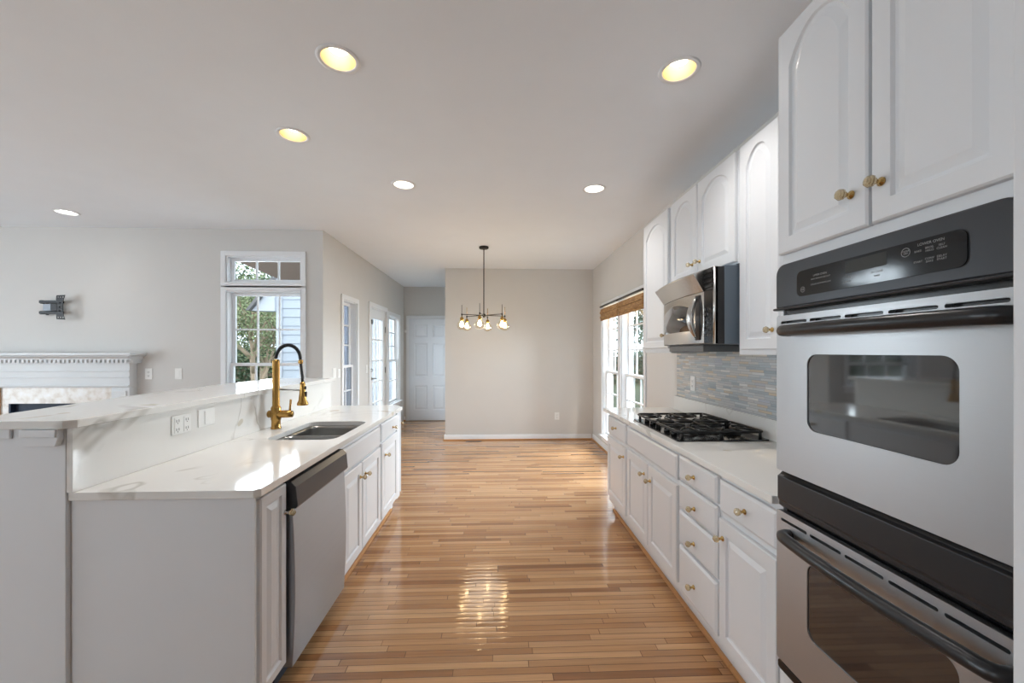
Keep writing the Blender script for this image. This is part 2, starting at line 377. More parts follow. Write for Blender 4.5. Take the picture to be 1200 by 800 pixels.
WR = [(5.0, 5.76), (4.12, 4.90)]        # right-hand windows
wall('wall_right', 0, XR, XR + .15, -2.5, YH, 0, CZ, [(a, b, .2, 2.07) for a, b in WR], label='light grey wall behind the range side cabinets')
wall('wall_dining', 1, YD, YH, -.82, XR, 0, CZ, [], label='plain light grey end wall behind the chandelier')
wall('wall_hall', 1, YH, YH + .1, XL, -.82, 0, CZ, [], label='short grey wall around the white hall door')
LW = [(4.98, 5.46, .25, 2.06), (7.02, 7.80, .47, 2.06)]
wall('wall_left', 0, XL - .12, XL, YW + .15, YH, 0, CZ, LW + [(6.03, 6.88, 0, 2.09)], label='light grey wall with narrow windows and glazed door')
wall('wall_living', 1, YW, YW + .15, -7, XL, 0, CZ, [(-2.93, -2.13, 2.16, 2.45), (-2.93, -2.13, 1.02, 2.07)], label='light grey living room wall with window and fireplace')
wall('wall_far_left', 0, -7.12, -7, -2.5, YW + .15, 0, CZ, [(-.6, 1.0, .5, 2.3), (1.4, 3.0, .5, 2.3)])
wall('wall_back', 1, -2.62, -2.5, -7, XR + .15, 0, CZ, [(-4.2, -2.9, .5, 2.3)])

# baseboards
def base(name, x0, x1, y0, y1, ax, sgn):
    mb = MB()
    h = .085
    if ax == 1:   # runs along x, at y0, thickness toward sgn
        mb.box(x0, x1, y0, y0 + sgn * .012, 0.0, h); mb.box(x0, x1, y0 + sgn * .012, y0 + sgn * .016, 0, h - .02)
        mb.box(x0, x1, y0 + sgn * .016, y0 + sgn * .032, 0, .018, 1)
    else:
        mb.box(x0, x0 + sgn * .012, y0, y1, 0, h); mb.box(x0 + sgn * .012, x0 + sgn * .016, y0, y1, 0, h - .02)
        mb.box(x0 + sgn * .016, x0 + sgn * .032, y0, y1, 0, .018, 1)
    struct(name, mb, [trim_m, oak_m], bevel=.002)
base('baseboard_dining', -.836, XR - .034, YD, YD, 1, -1)
base('baseboard_right', XR, XR, 3.56, YD, 0, -1)
base('baseboard_left', XL, XL, YW, 6.0, 0, 1)
base('baseboard_partition', -.82, -.82, YD, YH - .0, 0, -1)
base('baseboard_hall', XL + .001, -1.86, YH, YH, 1, -1)

# ------------------------------------------------------------------ windows
def window(name, label, axis, face, sgn, u0, u1, z0, z1, cols, up_rows, low_rows, meet, glass=pane_m, casing=.055, depth=.15, sill=True, header=False):
    """axis 0: wall plane x=face, sgn the side the room lies on; opening u0..u1, z0..z1; meet = height of the meeting rail or None"""
    root = bpy.data.objects.new(name, None); C.objects.link(root); root['kind'] = 'structure'; root['label'] = label
    root.location = (face, (u0 + u1) / 2, z0) if axis == 0 else ((u0 + u1) / 2, face, z0)
    def bx(mb, ua, ub, da, db, za, zb, mi=0):     # d: distance from the wall face into the room (+) or outwards (-)
        if axis == 0: mb.box(face + sgn * da, face + sgn * db, ua, ub, za, zb, mi)
        else: mb.box(ua, ub, face + sgn * da, face + sgn * db, za, zb, mi)
    c = MB(); t = .018
    for (a, b, d, e) in ((u0 - casing, u0, z0 - (0 if sill else casing), z1 + casing), (u1, u1 + casing, z0 - (0 if sill else casing), z1 + casing), (u0, u1, z1, z1 + casing)):
        bx(c, a, b, .001, t, d, e)
    if not sill: bx(c, u0, u1, .001, t, z0 - casing, z0)
    c.build('casing', trim_m, root, .003)
    j = MB(); J = .012
    bx(j, u0, u0 + J, -depth + .02, 0, z0, z1); bx(j, u1 - J, u1, -depth + .02, 0, z0, z1); bx(j, u0 + J, u1 - J, -depth + .02, 0, z1 - J, z1); bx(j, u0 + J, u1 - J, -depth + .02, 0, z0, z0 + J)
    j.build('jamb', trim_m, root)
    if sill:
        s = MB(); bx(s, u0 - casing - .03, u1 + casing + .03, .001, .05, z0 - .025, z0); bx(s, u0 - casing, u1 + casing, .001, .016, z0 - .085, z0 - .026); s.build('window_sill', trim_m, root, .004)
    g0, g1 = u0 + J, u1 - J
    def sash(nm, za, zb, rows, d):
        s = MB(); r = .032
        bx(s, g0, g0 + r, d, d + .03, za, zb); bx(s, g1 - r, g1, d, d + .03, za, zb); bx(s, g0 + r, g1 - r, d, d + .03, za, za + r); bx(s, g0 + r, g1 - r, d, d + .03, zb - r, zb)
        m = .009
        for k in range(1, cols):
            x = g0 + r + (g1 - g0 - 2 * r) * k / cols; bx(s, x - m, x + m, d + .006, d + .024, za + r, zb - r)
        for k in range(1, rows):
            z = za + r + (zb - za - 2 * r) * k / rows; bx(s, g0 + r, g1 - r, d + .005, d + .025, z - m, z + m)
        so_ = s.build(nm, trim_m, root, .0015)
        p = MB(); bx(p, g0 + r - .004, g1 - r + .004, d + .013, d + .017, za + r - .004, zb - r + .004); p.build('pane', glass, so_)
    if meet is None: sash('sash', z0 + J, z1 - J, up_rows, -.09)
    else:
        sash('sash', meet - .016, z1 - J, up_rows, -.11); sash('sash', z0 + J, meet + .016, low_rows, -.075)
    return root
window('window_1', 'small three-pane transom window above the living room window', 1, YW, -1, -2.93, -2.13, 2.16, 2.45, 3, 1, 1, None, casing=.05, sill=False)
window('window_2', 'tall living room window with white muntins beyond the bar', 1, YW, -1, -2.93, -2.13, 1.02, 2.07, 3, 2, 1, 1.27, casing=.05)
window('window_3', 'narrow white window nearest the wall corner past the bar', 0, XL, 1, 4.98, 5.46, .25, 2.06, 2, 3, 3, 1.22, glass=screen_m, depth=.12, casing=.06)
window('window_4', 'white window between glazed door and hall corner', 0, XL, 1, 7.02, 7.80, .47, 2.06, 3, 3, 2, 1.25, depth=.12, casing=.06)
window('window_5', 'tall window with bamboo shade next to dining corner', 0, XR, -1, 5.0, 5.76, .2, 2.07, 3, 3, 3, 1.12, casing=.045)
window('window_6', 'tall window with bamboo shade next to the wall cabinets', 0, XR, -1, 4.12, 4.90, .2, 2.07, 3, 3, 3, 1.12, casing=.045)
window('window_7', 'tall window at the side of the living room', 0, -7, 1, -.6, 1.0, .5, 2.3, 3, 3, 3, 1.4)
window('window_8', 'second tall window at the side of the living room', 0, -7, 1, 1.4, 3.0, .5, 2.3, 3, 3, 3, 1.4)
window('window_9', 'unseen window added behind the camera to let in light', 1, -2.5, 1, -4.2, -2.9, .5, 2.3, 3, 3, 3, 1.4)  # window added out of view, sized by how much light it lets in

# glazed exterior door on the left wall (door_1) and the six-panel hall door (door_2)
d1 = bpy.data.objects.new('door_1', None); C.objects.link(d1); d1.location = (XL, 6.455, 0); d1['kind'] = 'structure'; d1['label'] = 'white glazed exterior door between the two narrow windows'
mb = MB(); c_ = .07
mb.box(XL + .001, XL + .018, 6.03 - c_, 6.03, 0, 2.09 + c_); mb.box(XL + .001, XL + .018, 6.88, 6.88 + c_, 0, 2.09 + c_); mb.box(XL + .001, XL + .018, 6.03, 6.88, 2.09, 2.09 + c_)
mb.box(XL - .12, XL, 6.03, 6.045, 0, 2.09); mb.box(XL - .12, XL, 6.865, 6.88, 0, 2.09); mb.box(XL - .12, XL, 6.045, 6.865, 2.075, 2.09)
mb.build('door_frame', trim_m, d1, .003)
mb = MB(); a, b, s = 6.048, 6.862, .13; x0, x1 = XL - .05, XL - .008
mb.box(x0, x1, a, a + s, .01, 2.07); mb.box(x0, x1, b - s, b, .01, 2.07); mb.box(x0, x1, a + s, b - s, .01, .28); mb.box(x0, x1, a + s, b - s, 1.93, 2.07)
for k in range(1, 3): y = a + s + (b - a - 2 * s) * k / 3; mb.box(x0 + .01, x1 - .006, y - .011, y + .011, .28, 1.93)
for k in range(1, 5): z = .28 + 1.65 * k / 5; mb.box(x0 + .011, x1 - .007, a + s, b - s, z - .011, z + .011)
leafd = mb.build('door_leaf', trim_m, d1, .003)
MB().box(XL - .032, XL - .028, a + s, b - s, .28, 1.93).build('door_glass', pane_m, leafd)
mb = MB(); mb.lathe([(.026, 0), (.026, .008), (.012, .012), (.012, .03), (.009, .04)], (x1, 6.11, 1.0), (1, 0, 0)); mb.tube([(x1 + .04, 6.11, 1.0), (x1 + .045, 6.15, 1.0), (x1 + .045, 6.21, .995)], .009)
mb.build('door_handle', satin_m, leafd)
MB().lathe([(.028, 0), (.028, .01), (.02, .02), (.006, .022), (.006, .035)], (x1, 6.11, 1.13), (1, 0, 0)).build('deadbolt', satin_m, leafd)
MB().box(x1, x1 + .03, 6.08, 6.13, 1.83, 1.9).build('door_sensor', satin_m, leafd, .004)
for z in (.3, 1.1, 1.78):
    mb = MB(); mb.box(x1 - .002, x1 + .006, 6.855, 6.878, z - .045, z + .045); mb.lathe([(.006, -.05), (.006, .05)], (x1 + .008, 6.866, z)); mb.build('hinge', satin_m, d1)

d2 = bpy.data.objects.new('door_2', None); C.objects.link(d2); d2.location = (-1.4, YH, 0); d2['kind'] = 'structure'; d2['label'] = 'white six-panel door at the end of the hall'
mb = MB(); L0, L1 = -1.79, -.93
mb.box(L0 - .055, L0, YH - .02, YH - .001, 0, 2.145); mb.box(L1, L1 + .055, YH - .02, YH - .001, 0, 2.145); mb.box(L0, L1, YH - .02, YH - .001, 2.09, 2.145)
mb.build('door_frame', trim_m, d2, .004)
mb = MB(); pan = []
w = (L1 - L0)
for (za, zb) in ((.22, .72), (.9, 1.58), (1.7, 1.97)):
    for (ua, ub) in ((L0 + .11, L0 + w / 2 - .05), (L0 + w / 2 + .05, L1 - .11)): pan.append((ua, ub, za, zb))
holed(mb, [(L0 + .003, .012), (L1 - .003, .012), (L1 - .003, 2.085), (L0 + .003, 2.085)], [rrect(a, b, c, d, 0) for a, b, c, d in pan], YH - .01, YH - .034, axis=1)
for (a, b, c, d) in pan:
    y0, y1, y2 = YH - .034, YH - .020, YH - .030
    vs = []
    for (ins, y) in ((0, y0), (.012, y1), (.03, y1), (.05, y2)): vs += [(a + ins, y, c + ins), (b - ins, y, c + ins), (b - ins, y, d - ins), (a + ins, y, d - ins)]
    fs = [(4 * i + k, 4 * i + (k + 1) % 4, 4 * i + 4 + (k + 1) % 4, 4 * i + 4 + k) for i in range(3) for k in range(4)] + [(12, 13, 14, 15)]
    mb.add(vs, fs)
leaf2 = mb.build('door_leaf', mat('cool_white_door_paint', (222, 226, 232), .4), d2)
MB().box(L1 - .03, L1 - .004, YH - .044, YH - .036, .93, 1.07).build('latch_plate', handle_m, leaf2, .002)

# ------------------------------------------------------------------ cabinet doors, drawers, knobs
KN = MB(); KN.lathe([(.011, 0), (.011, .003), (.0055, .006), (.0055, .016), (.009, .019)], (0, 0, 0), (1, 0, 0), 16)
KN.lathe([(.008, .018), (.0145, .026), (.0155, .031), (.0125, .038), (.006, .042)], (0, 0, 0), (1, 0, 0), 9, 1, False)
KNOB = KN.build('knob', [brassk_m, crystal_m]); kmesh = KNOB.data; bpy.data.objects.remove(KNOB)
kchrome = kmesh.copy(); kchrome.materials[0] = chrome_m
def knob(parent, root, x, y, z, sgn, me=None, rot=None):
    o = bpy.data.objects.new('knob', me or kmesh); C.objects.link(o); o.parent = parent
    o.location = Vector((x, y, z)) - Vector(root.location)
    o.rotation_euler = (0, 0, rot if rot is not None else (0 if sgn > 0 else PI))
    return o
def panel_door(mb, x, sgn, u0, u1, v0, v1, th=.02, stile=.052, arch=0, toprail=.06):
    """raised panel door in the plane x, front towards sgn; u along y, v along z"""
    K = 12 if arch else 1
    def contour(ins, d, outer=False):
        a, b = u0 + ins, u1 - ins; pts = []
        if outer: top = v1 - ins; bot = v0 + ins
        else: bot = v0 + ins
        pts.append((a, bot)); pts.append((b, bot))
        for k in range(K + 1):
            t = k / K; u = b + (a - b) * t
            if outer: v = top
            else:
                extra = ins - stile
                f = 0
                if arch:
                    q = abs(2 * t - 1); f = arch * (math.sqrt(max(0, 1 - (q * .78) ** 2)) - math.sqrt(1 - .78 ** 2)) / (1 - math.sqrt(1 - .78 ** 2))
                v = v1 - toprail - arch - extra + f
            pts.append((u, v))
        return [(x + sgn * d, p[0], p[1]) for p in pts]
    cs = [contour(0, 0, True), contour(0, th - .005, True), contour(.005, th, True), contour(stile, th), contour(stile + .004, th - .009), contour(stile + .012, th - .009), contour(stile + .034, th - .001)]
    n = len(cs[0]); vs = [p for c in cs for p in c]
    fs = [(i * n + k, i * n + (k + 1) % n, (i + 1) * n + (k + 1) % n, (i + 1) * n + k) for i in range(len(cs) - 1) for k in range(n)]
    fs.append([(len(cs) - 1) * n + k for k in range(n)]); fs.append(list(range(n))[::-1])
    mb.add(vs, fs)
def slab_front(mb, x, sgn, u0, u1, v0, v1, th=.02):
    vs = []
    for (ins, d) in ((0, 0), (0, th - .007), (.012, th)): vs += [(x + sgn * d, p[0], p[1]) for p in ((u0 + ins, v0 + ins), (u1 - ins, v0 + ins), (u1 - ins, v1 - ins), (u0 + ins, v1 - ins))]
    fs = [(4 * i + k, 4 * i + (k + 1) % 4, 4 * i + 4 + (k + 1) % 4, 4 * i + 4 + k) for i in range(2) for k in range(4)] + [(8, 9, 10, 11), (3, 2, 1, 0)]
    mb.add(vs, fs)
def cabinet(name, label, x, xb, sgn, y0, y1, z0, z1, fronts, group=None, toe=0, cat='cabinet', kme=None, hollow=False):
    """x: plane of the face frame, xb: back; fronts: (kind, u0,u1,v0,v1,(ku,kv) or None)"""
    r = thing(name, label, cat, ((x + xb) / 2, (y0 + y1) / 2, 0 if toe else z0), group)
    mb = MB()
    if hollow:
        xi = x - sgn * .02; xj = xb + sgn * .012
        mb.box(x, xi, y0, y1, z0, z1); mb.box(xi, xj, y0, y0 + .018, z0, z1); mb.box(xi, xj, y1 - .018, y1, z0, z1); mb.box(xj, xb, y0, y1, z0, z1); mb.box(xi, xj, y0 + .018, y1 - .018, z0, z0 + .018)
    else: mb.box(x, xb, y0, y1, z0, z1)
    mb.build('cabinet_body', white_m, r, .0015)
    if toe:
        t = MB(); t.box(x - sgn * .05, xb, y0, y1, 0.0, z0 - .0005); t.build('toe_kick', white_m, r)
        t = MB(); t.box(x - sgn * .05 + sgn * .001, x - sgn * .05 + sgn * .02, y0, y1, 0, .02); t.build('shoe_strip', oak_m, r, .004)
    for f in fronts:
        mb = MB()
        if f[0] == 'door': panel_door(mb, x + sgn * .001, sgn, *f[1:5])
        elif f[0] == 'arch': panel_door(mb, x + sgn * .001, sgn, *f[1:5], arch=f[6] if len(f) > 6 else .085, toprail=.05)
        else: slab_front(mb, x + sgn * .001, sgn, *f[1:5])
        d = mb.build('door' if f[0] in ('door', 'arch') else 'drawer', white_m, r)
        for k in ([f[5]] if f[5] else []):
            knob(d, r, x + sgn * .021, k[0], k[1], sgn, kme)
    return r
FR, BR = 1.0, 1.548         # face-frame plane and back of the right-hand base cabinets
cabinet('base_cabinet', 'far end white base cabinet, one drawer over one door, by the windows', FR, BR, -1, 2.975, 3.49, .1, .878,
        [('slab', 2.99, 3.475, .70, .853, (3.22, .782)), ('door', 2.99, 3.475, .155, .672, (3.03, .598))], toe=1)
cabinet('base_cabinet', 'wide white base cabinet with two doors directly under the cooktop', FR, BR, -1, 2.117, 2.973, .1, .878,
        [('slab', 2.13, 2.95, .71, .845, None), ('door', 2.546, 2.95, .15, .68, (2.60, .60)), ('door', 2.13, 2.535, .15, .68, (2.495, .585))], toe=1)
cabinet('base_cabinet', 'narrow white base cabinet holding a stack of four drawers', FR, BR, -1, 1.722, 2.115, .1, .878,
        [('slab', 1.735, 2.103, .73, .855, (1.935, .785)), ('slab', 1.735, 2.103, .578, .716, (1.93, .63)), ('slab', 1.735, 2.103, .392, .562, (1.935, .455)), ('slab', 1.735, 2.103, .14, .375, (1.935, .24))], toe=1)
cabinet('base_cabinet', 'white base cabinet, one drawer over one door, next to the wall oven', FR, BR, -1, 1.342, 1.72, .1, .878,
        [('slab', 1.352, 1.714, .71, .848, (1.53, .778)), ('door', 1.352, 1.714, .135, .68, (1.683, .60))], toe=1)
# right-hand worktop with a cut-out for the cooktop
mb = MB(); holed(mb, [(.955, 1.342), (1.558, 1.342), (1.558, 3.52), (.955, 3.52)], [], .88, .91)
o = mb.build('worktop', quartz_m, None, .003); tag(o, 'white veined quartz worktop running along the range wall', 'countertop')
o = MB().box(1.54, 1.558, 1.344, 3.39, .911, 1.03).build('upstand', quartz_m, None, .0015); tag(o, 'low white quartz upstand beneath the mosaic tiles', 'backsplash')
o = MB().box(1.549, 1.5585, 1.345, 3.355, 1.031, 1.45).build('tile_backsplash', tile_m, None); tag(o, 'blue grey and tan mosaic tile backsplash behind the cooktop', 'backsplash')

# wall cabinets
FU = 1.272
cabinet('wall_cabinet', 'white arched-door wall cabinet at window end of the row', FU, 1.555, -1, 2.845, 3.35, 1.40, 2.47,
        [('arch', 2.86, 3.335, 1.435, 2.462, (2.895, 1.53))])
cabinet('wall_cabinet', 'short white wall cabinet with two arched doors above the microwave', FU, 1.555, -1, 2.035, 2.843, 1.875, 2.47,
        [('arch', 2.44, 2.80, 1.885, 2.462, (2.49, 1.965), .07), ('arch', 2.045, 2.43, 1.885, 2.462, (2.40, 1.965), .07)])
cabinet('wall_cabinet', 'tall white wall cabinet between microwave and oven tower', FU, 1.555, -1, 1.362, 2.033, 1.395, 2.47,
        [('arch', 1.715, 2.0, 1.42, 2.462, (1.755, 1.51)), ('arch', 1.40, 1.70, 1.42, 2.462, (1.65, 1.51))])

# ------------------------------------------------------------------ oven tower
FT = .982; OY0, OY1 = .680, 1.318
tw = thing('oven_cabinet', 'tall white oven tower cabinet with two arched doors on top', 'cabinet', (1.27, 1.0, 0))
mb = MB(); t0, t1 = .679, 1.34
mb.box(FT, 1.555, t1 - .018, t1, 0.0, 2.49); mb.box(FT, 1.555, t0, t0 + .006, 0, 2.49); mb.box(1.53, 1.555, t0 + .006, t1 - .018, 0, 2.49)
mb.box(FT, 1.53, t0 + .006, t1 - .018, 1.705, 2.49); mb.box(FT, 1.53, t0 + .006, t1 - .018, 0.1, .335); mb.box(FT + .05, 1.53, t0 + .006, t1 - .018, 0.0, .1)
mb.build('cabinet_body', white_m, tw, .0015)
for (a, b, k) in ((.995, 1.322, (1.04, 1.835)), (.681, .985, (.955, 1.835))):
    m_ = MB(); panel_door(m_, FT - .001, -1, a, b, 1.738, 2.482, arch=.09, toprail=.042); d = m_.build('door', white_m, tw); knob(d, tw, FT - .021, k[0], k[1], -1)

ov = thing('double_wall_oven', 'stainless steel double wall oven with black control panel and handles', 'oven', (1.2, 1.0, .34))
mb = MB(); mb.box(.984, 1.52, OY0 + .01, OY1 - .01, .345, 1.695); mb.build('oven_body', black_m, ov)
XO = .955
# control panel with rounded upper corners and a lip
mb = MB(); pts = rrect(OY0, OY1, 1.556, 1.70, [0, .035, .035, 0]); mb.prism(pts, .952, .984, 0); mb.box(.944, .984, OY0 - .0, OY1 + .006, 1.548, 1.556)
cp = mb.build('control_panel', char_m, ov, .004)
mb = MB(); mb.prism(rrect(.765, 1.220, 1.583, 1.662, .018), .9490, .9519, 0); cg = mb.build('panel_glass', panelglass_m, cp)
mb = MB(); mb.prism(rrect(.93, 1.045, 1.622, 1.655, .003), .9484, .9489, 0); mb.build('display', disp_m, cp)
def txt(s, y, z, size, parent, x=.9486, sgn=-1, m=ink_m):
    c = bpy.data.curves.new('lettering', 'FONT'); c.body = s; c.size = size; c.align_x = 'CENTER'; c.align_y = 'CENTER'; c.extrude = .0001
    c.materials.append(m); fo = bpy.data.objects.new('lettering_curve', c); C.objects.link(fo); bpy.context.view_layer.update()
    me = bpy.data.meshes.new_from_object(fo.evaluated_get(bpy.context.evaluated_depsgraph_get())); bpy.data.objects.remove(fo); me.name = 'lettering'
    o = bpy.data.objects.new('lettering', me); C.objects.link(o); o.parent = parent
    base = Vector((0, 0, 0)); q = parent
    while q is not None: base += Vector(q.location); q = q.parent
    o.location = Vector((x, y, z)) - base
    o.rotation_euler = (PI / 2, 0, -PI / 2 if sgn < 0 else PI / 2)
    return o
def key(mb, y, z, w, h): mb.box(.9484, .9488, y - w / 2, y + w / 2, z - h / 2, z + h / 2)
txt('UPPER OVEN', 1.13, 1.638, .0085, cp); txt('LOWER OVEN', .832, 1.650, .0085, cp)
for i, (a, b) in enumerate((('BAKE', 'CONV'), ('BROIL', 'ROAST'), ('PROBE', 'WARM'), ('LIGHT', 'CLEAN'))):
    txt(a, 1.155 - i * .018, 1.628, .006, cp); txt(b, 1.155 - i * .018, 1.612, .006, cp)
for i, (a, b) in enumerate((('BAKE', 'START'), ('BROIL\nHI/LO', 'CONV\nBAKE'), ('SELF\nCLEAN', 'DELAY\nSTART'))):
    txt(a, .858 - i * .024, 1.636, .0065, cp); txt(b, .858 - i * .024, 1.612, .0065, cp)
txt('CLEAR\nOFF', .885, 1.640, .0055, cp); txt('1 2 3 4 5', 1.04, 1.612, .007, cp); txt('6 7 8 9 0', 1.04, 1.600, .007, cp); txt('SET CLOCK', .955, 1.61, .006, cp); txt('TIMER', .955, 1.600, .006, cp)
for (cy, cz, r_) in ((.885, 1.640, .0105), (1.195, 1.603, .0085)):
    mb = MB(); n = 28; vs = [(.9486, cy + q * math.cos(2 * PI * k / n), cz + q * math.sin(2 * PI * k / n)) for q in (r_, r_ - .0012) for k in range(n)]
    mb.add(vs, [(k, (k + 1) % n, n + (k + 1) % n, n + k) for k in range(n)]); mb.build('printed_ring', ink_m, cp, fix=False)
txt('GE', 1.195, 1.603, .009, cp)
def oven_door(z0, z1, wz0, wz1, vz, hz):
    mb = MB()
    slots = []; n = 5; W_ = OY1 - OY0 - .03
    for k in range(n):
        a = OY0 + .015 + W_ * k / n + .006; b = a + W_ / n - .012; slots.append(rrect(a, b, vz - .0045, vz + .0045, .0044, 4))
    holed(mb, rrect(OY0, OY1, z0, z1, .006), slots + [rrect(.783, 1.186, wz0, wz1, .034, 8)], XO + .018, XO, axis=0)
    d = mb.build('oven_door', steel_m, ov, 0)
    g = MB(); g.prism(rrect(.783, 1.186, wz0, wz1, .034, 8), XO + .0035, XO + .012, 0); g.build('oven_window', ovglass_m, d)
    g = MB(); g.box(XO + .0185, XO + .024, OY0 + .004, OY1 - .004, z0 + .004, z1 - .004); g.build('door_liner', black_m, d)
    h = MB(); pts = []; N_ = 24; a, b = OY1 - .075, OY0 + .03
    for k in range(N_ + 1):
        t = k / N_; q = 2 * t - 1; pts.append((XO - .034 - .016 * (1 - q * q), a + (b - a) * t, hz))
    pts = [(XO + .004, a + .016, hz), (XO - .012, a + .018, hz), (XO - .026, a + .012, hz)] + pts + [(XO - .026, b - .012, hz), (XO - .012, b - .018, hz), (XO + .004, b - .016, hz)]
    h.tube(pts, .018, 14); h.build('handle', handle_m, d)
    return d
oven_door(1.012, 1.530, 1.168, 1.402, 1.507, 1.478)
mb = MB(); mb.prism([(.972, 1.004), (.984, 1.004), (.984, .884), (.972, .884), (.962, .892), (.962, .905), (.957, .915), (.957, .99), (.966, .996)], OY0, OY1, 1, smooth=False)
mb.v = [(x, y, z) for (x, y, z) in mb.v]; mb.build('middle_trim', handle_m, ov, .002)
oven_door(.375, .876, .53, .765, .850, .812)
mb = MB(); mb.prism(rrect(OY0, OY1, .34, .368, .008), .958, .984, 0); mb.build('bottom_trim', black_m, ov, .002)
o = MB().box(.925, 1.556, .60, .6775, 0, CZ - .001).build('refrigerator_panel', white_m, None, .004)
tag(o, 'tall white cabinet end panel at the near side of the oven tower', 'panel')

# ------------------------------------------------------------------ microwave
mw = thing('microwave_oven', 'stainless over-the-range microwave with curved front and flared vent visor', 'microwave', (1.35, 2.42, 1.45))
MY0, MY1 = 2.045, 2.79
mb = MB(); mb.box(1.20, 1.548, MY0, MY1, 1.452, 1.868); mb.build('microwave_body', kettle_m, mw, .003)
mb = MB(); mb.prism([(1.150, MY0), (1.199, MY0), (1.199, MY1), (1.196, MY1)], 1.452, 1.86, 2); mb.build('front_frame', black_m, mw, .003)
mb = MB(); mb.box(1.22, 1.50, 2.3, 2.76, 1.41, 1.451); mb.build('vent_filter', filter_m, mw, .003)
def bow(y, z=1.6):     # plan curve of the door front
    t = (y - MY0) / (MY1 - MY0); return 1.143 + .05 * t * t - .022 * math.sin(PI * t)
def curved(y0, y1, zf0, zf1, off0, off1, n=24, extra=None):
    """slab that follows the bowed front; zf0/zf1 give the lower/upper edge at y"""
    mb = MB(); vs = []
    for k in range(n + 1):
        y = y0 + (y1 - y0) * k / n; xx = bow(y)
        vs += [(xx - off1, y, zf0(y)), (xx - off1, y, zf1(y)), (xx - off0, y, zf1(y)), (xx - off0, y, zf0(y))]
    fs = [(4 * k + j, 4 * k + (j + 1) % 4, 4 * k + 4 + (j + 1) % 4, 4 * k + 4 + j) for k in range(n) for j in range(4)] + [(0, 1, 2, 3), (4 * n + 3, 4 * n + 2, 4 * n + 1, 4 * n)]
    mb.add(vs, fs, 0, True); return mb
DY0, DY1 = 2.135, MY1 - .003
cst = lambda v: (lambda y: v)
def wtop(y):
    t = (y - 2.27) / (2.75 - 2.27); return 1.665 + .035 * math.sin(PI * min(max(t, 0), 1))
dr = curved(DY0, DY1, cst(1.456), cst(1.74), -.02, .0).build('door', steelb_m, mw, .002)
curved(2.27, 2.75, cst(1.53), wtop, .0002, .0015).build('window', mat('grey_mirror_glass', (88, 88, 90), .05, metal=.7), dr)
h = MB(); n = 16; pts = []
for k in range(n + 1):
    t = k / n; z = 1.49 + .22 * t; q = 1 - (2 * t - 1) ** 2; pts.append((bow(2.19) - .012 - .034 * q, 2.19, z))
h.tube(pts, [.008 + .012 * (1 - (2 * k / n - 1) ** 2) for k in range(n + 1)], 12); h.build('handle', steelb_m, dr)
curved(2.165, 2.215, lambda y: 1.475, lambda y: 1.725, .0002, .004, 4).build('handle_recess', char_m, dr)
cpm = curved(MY0 + .01, DY0 - .003, cst(1.456), cst(1.74), -.02, .0).build('control_panel', panelglass_m, mw, .002)
curved(MY0, MY0 + .010, cst(1.452), cst(1.862), -.02, .0, 2).build('side_strip', steelb_m, mw)
mb = MB()
for i in range(6):
    for j in range(3):
        y = 2.073 + j * .024; z = 1.50 + i * .028; mb.box(bow(y) - .0009, bow(y) - .0003, y - .008, y + .008, z - .006, z + .006)
mb.build('buttons', char_m, cpm)
# flared visor, mitred at the window end
mb = MB(); vs = []; n = 20
for k in range(n + 1):
    y = 2.14 + (MY1 - 2.14) * k / n; xx = bow(y)
    fl = .0
    vs += [(xx, y, 1.742), (xx - .055, y + (.02 if k == n else 0), 1.835), (xx - .052, y + (.02 if k == n else 0), 1.842), (xx + .02, y, 1.868), (xx + .02, y, 1.742)]
fs = [(5 * k + j, 5 * k + (j + 1) % 5, 5 * k + 5 + (j + 1) % 5, 5 * k + 5 + j) for k in range(n) for j in range(5)] + [(0, 1, 2, 3, 4), (5 * n + 4, 5 * n + 3, 5 * n + 2, 5 * n + 1, 5 * n)]
mb.add(vs, fs); mb.build('vent_visor', steelb_m, mw, .001)
mb = MB(); mb.box(1.142, 1.160, MY0 + .01, 2.138, 1.742, 1.86)
for k in range(4): mb.box(1.135, 1.1415, MY0 + .012, 2.136, 1.756 + k * .026, 1.768 + k * .026)
mb.build('vent_grille', black_m, mw)

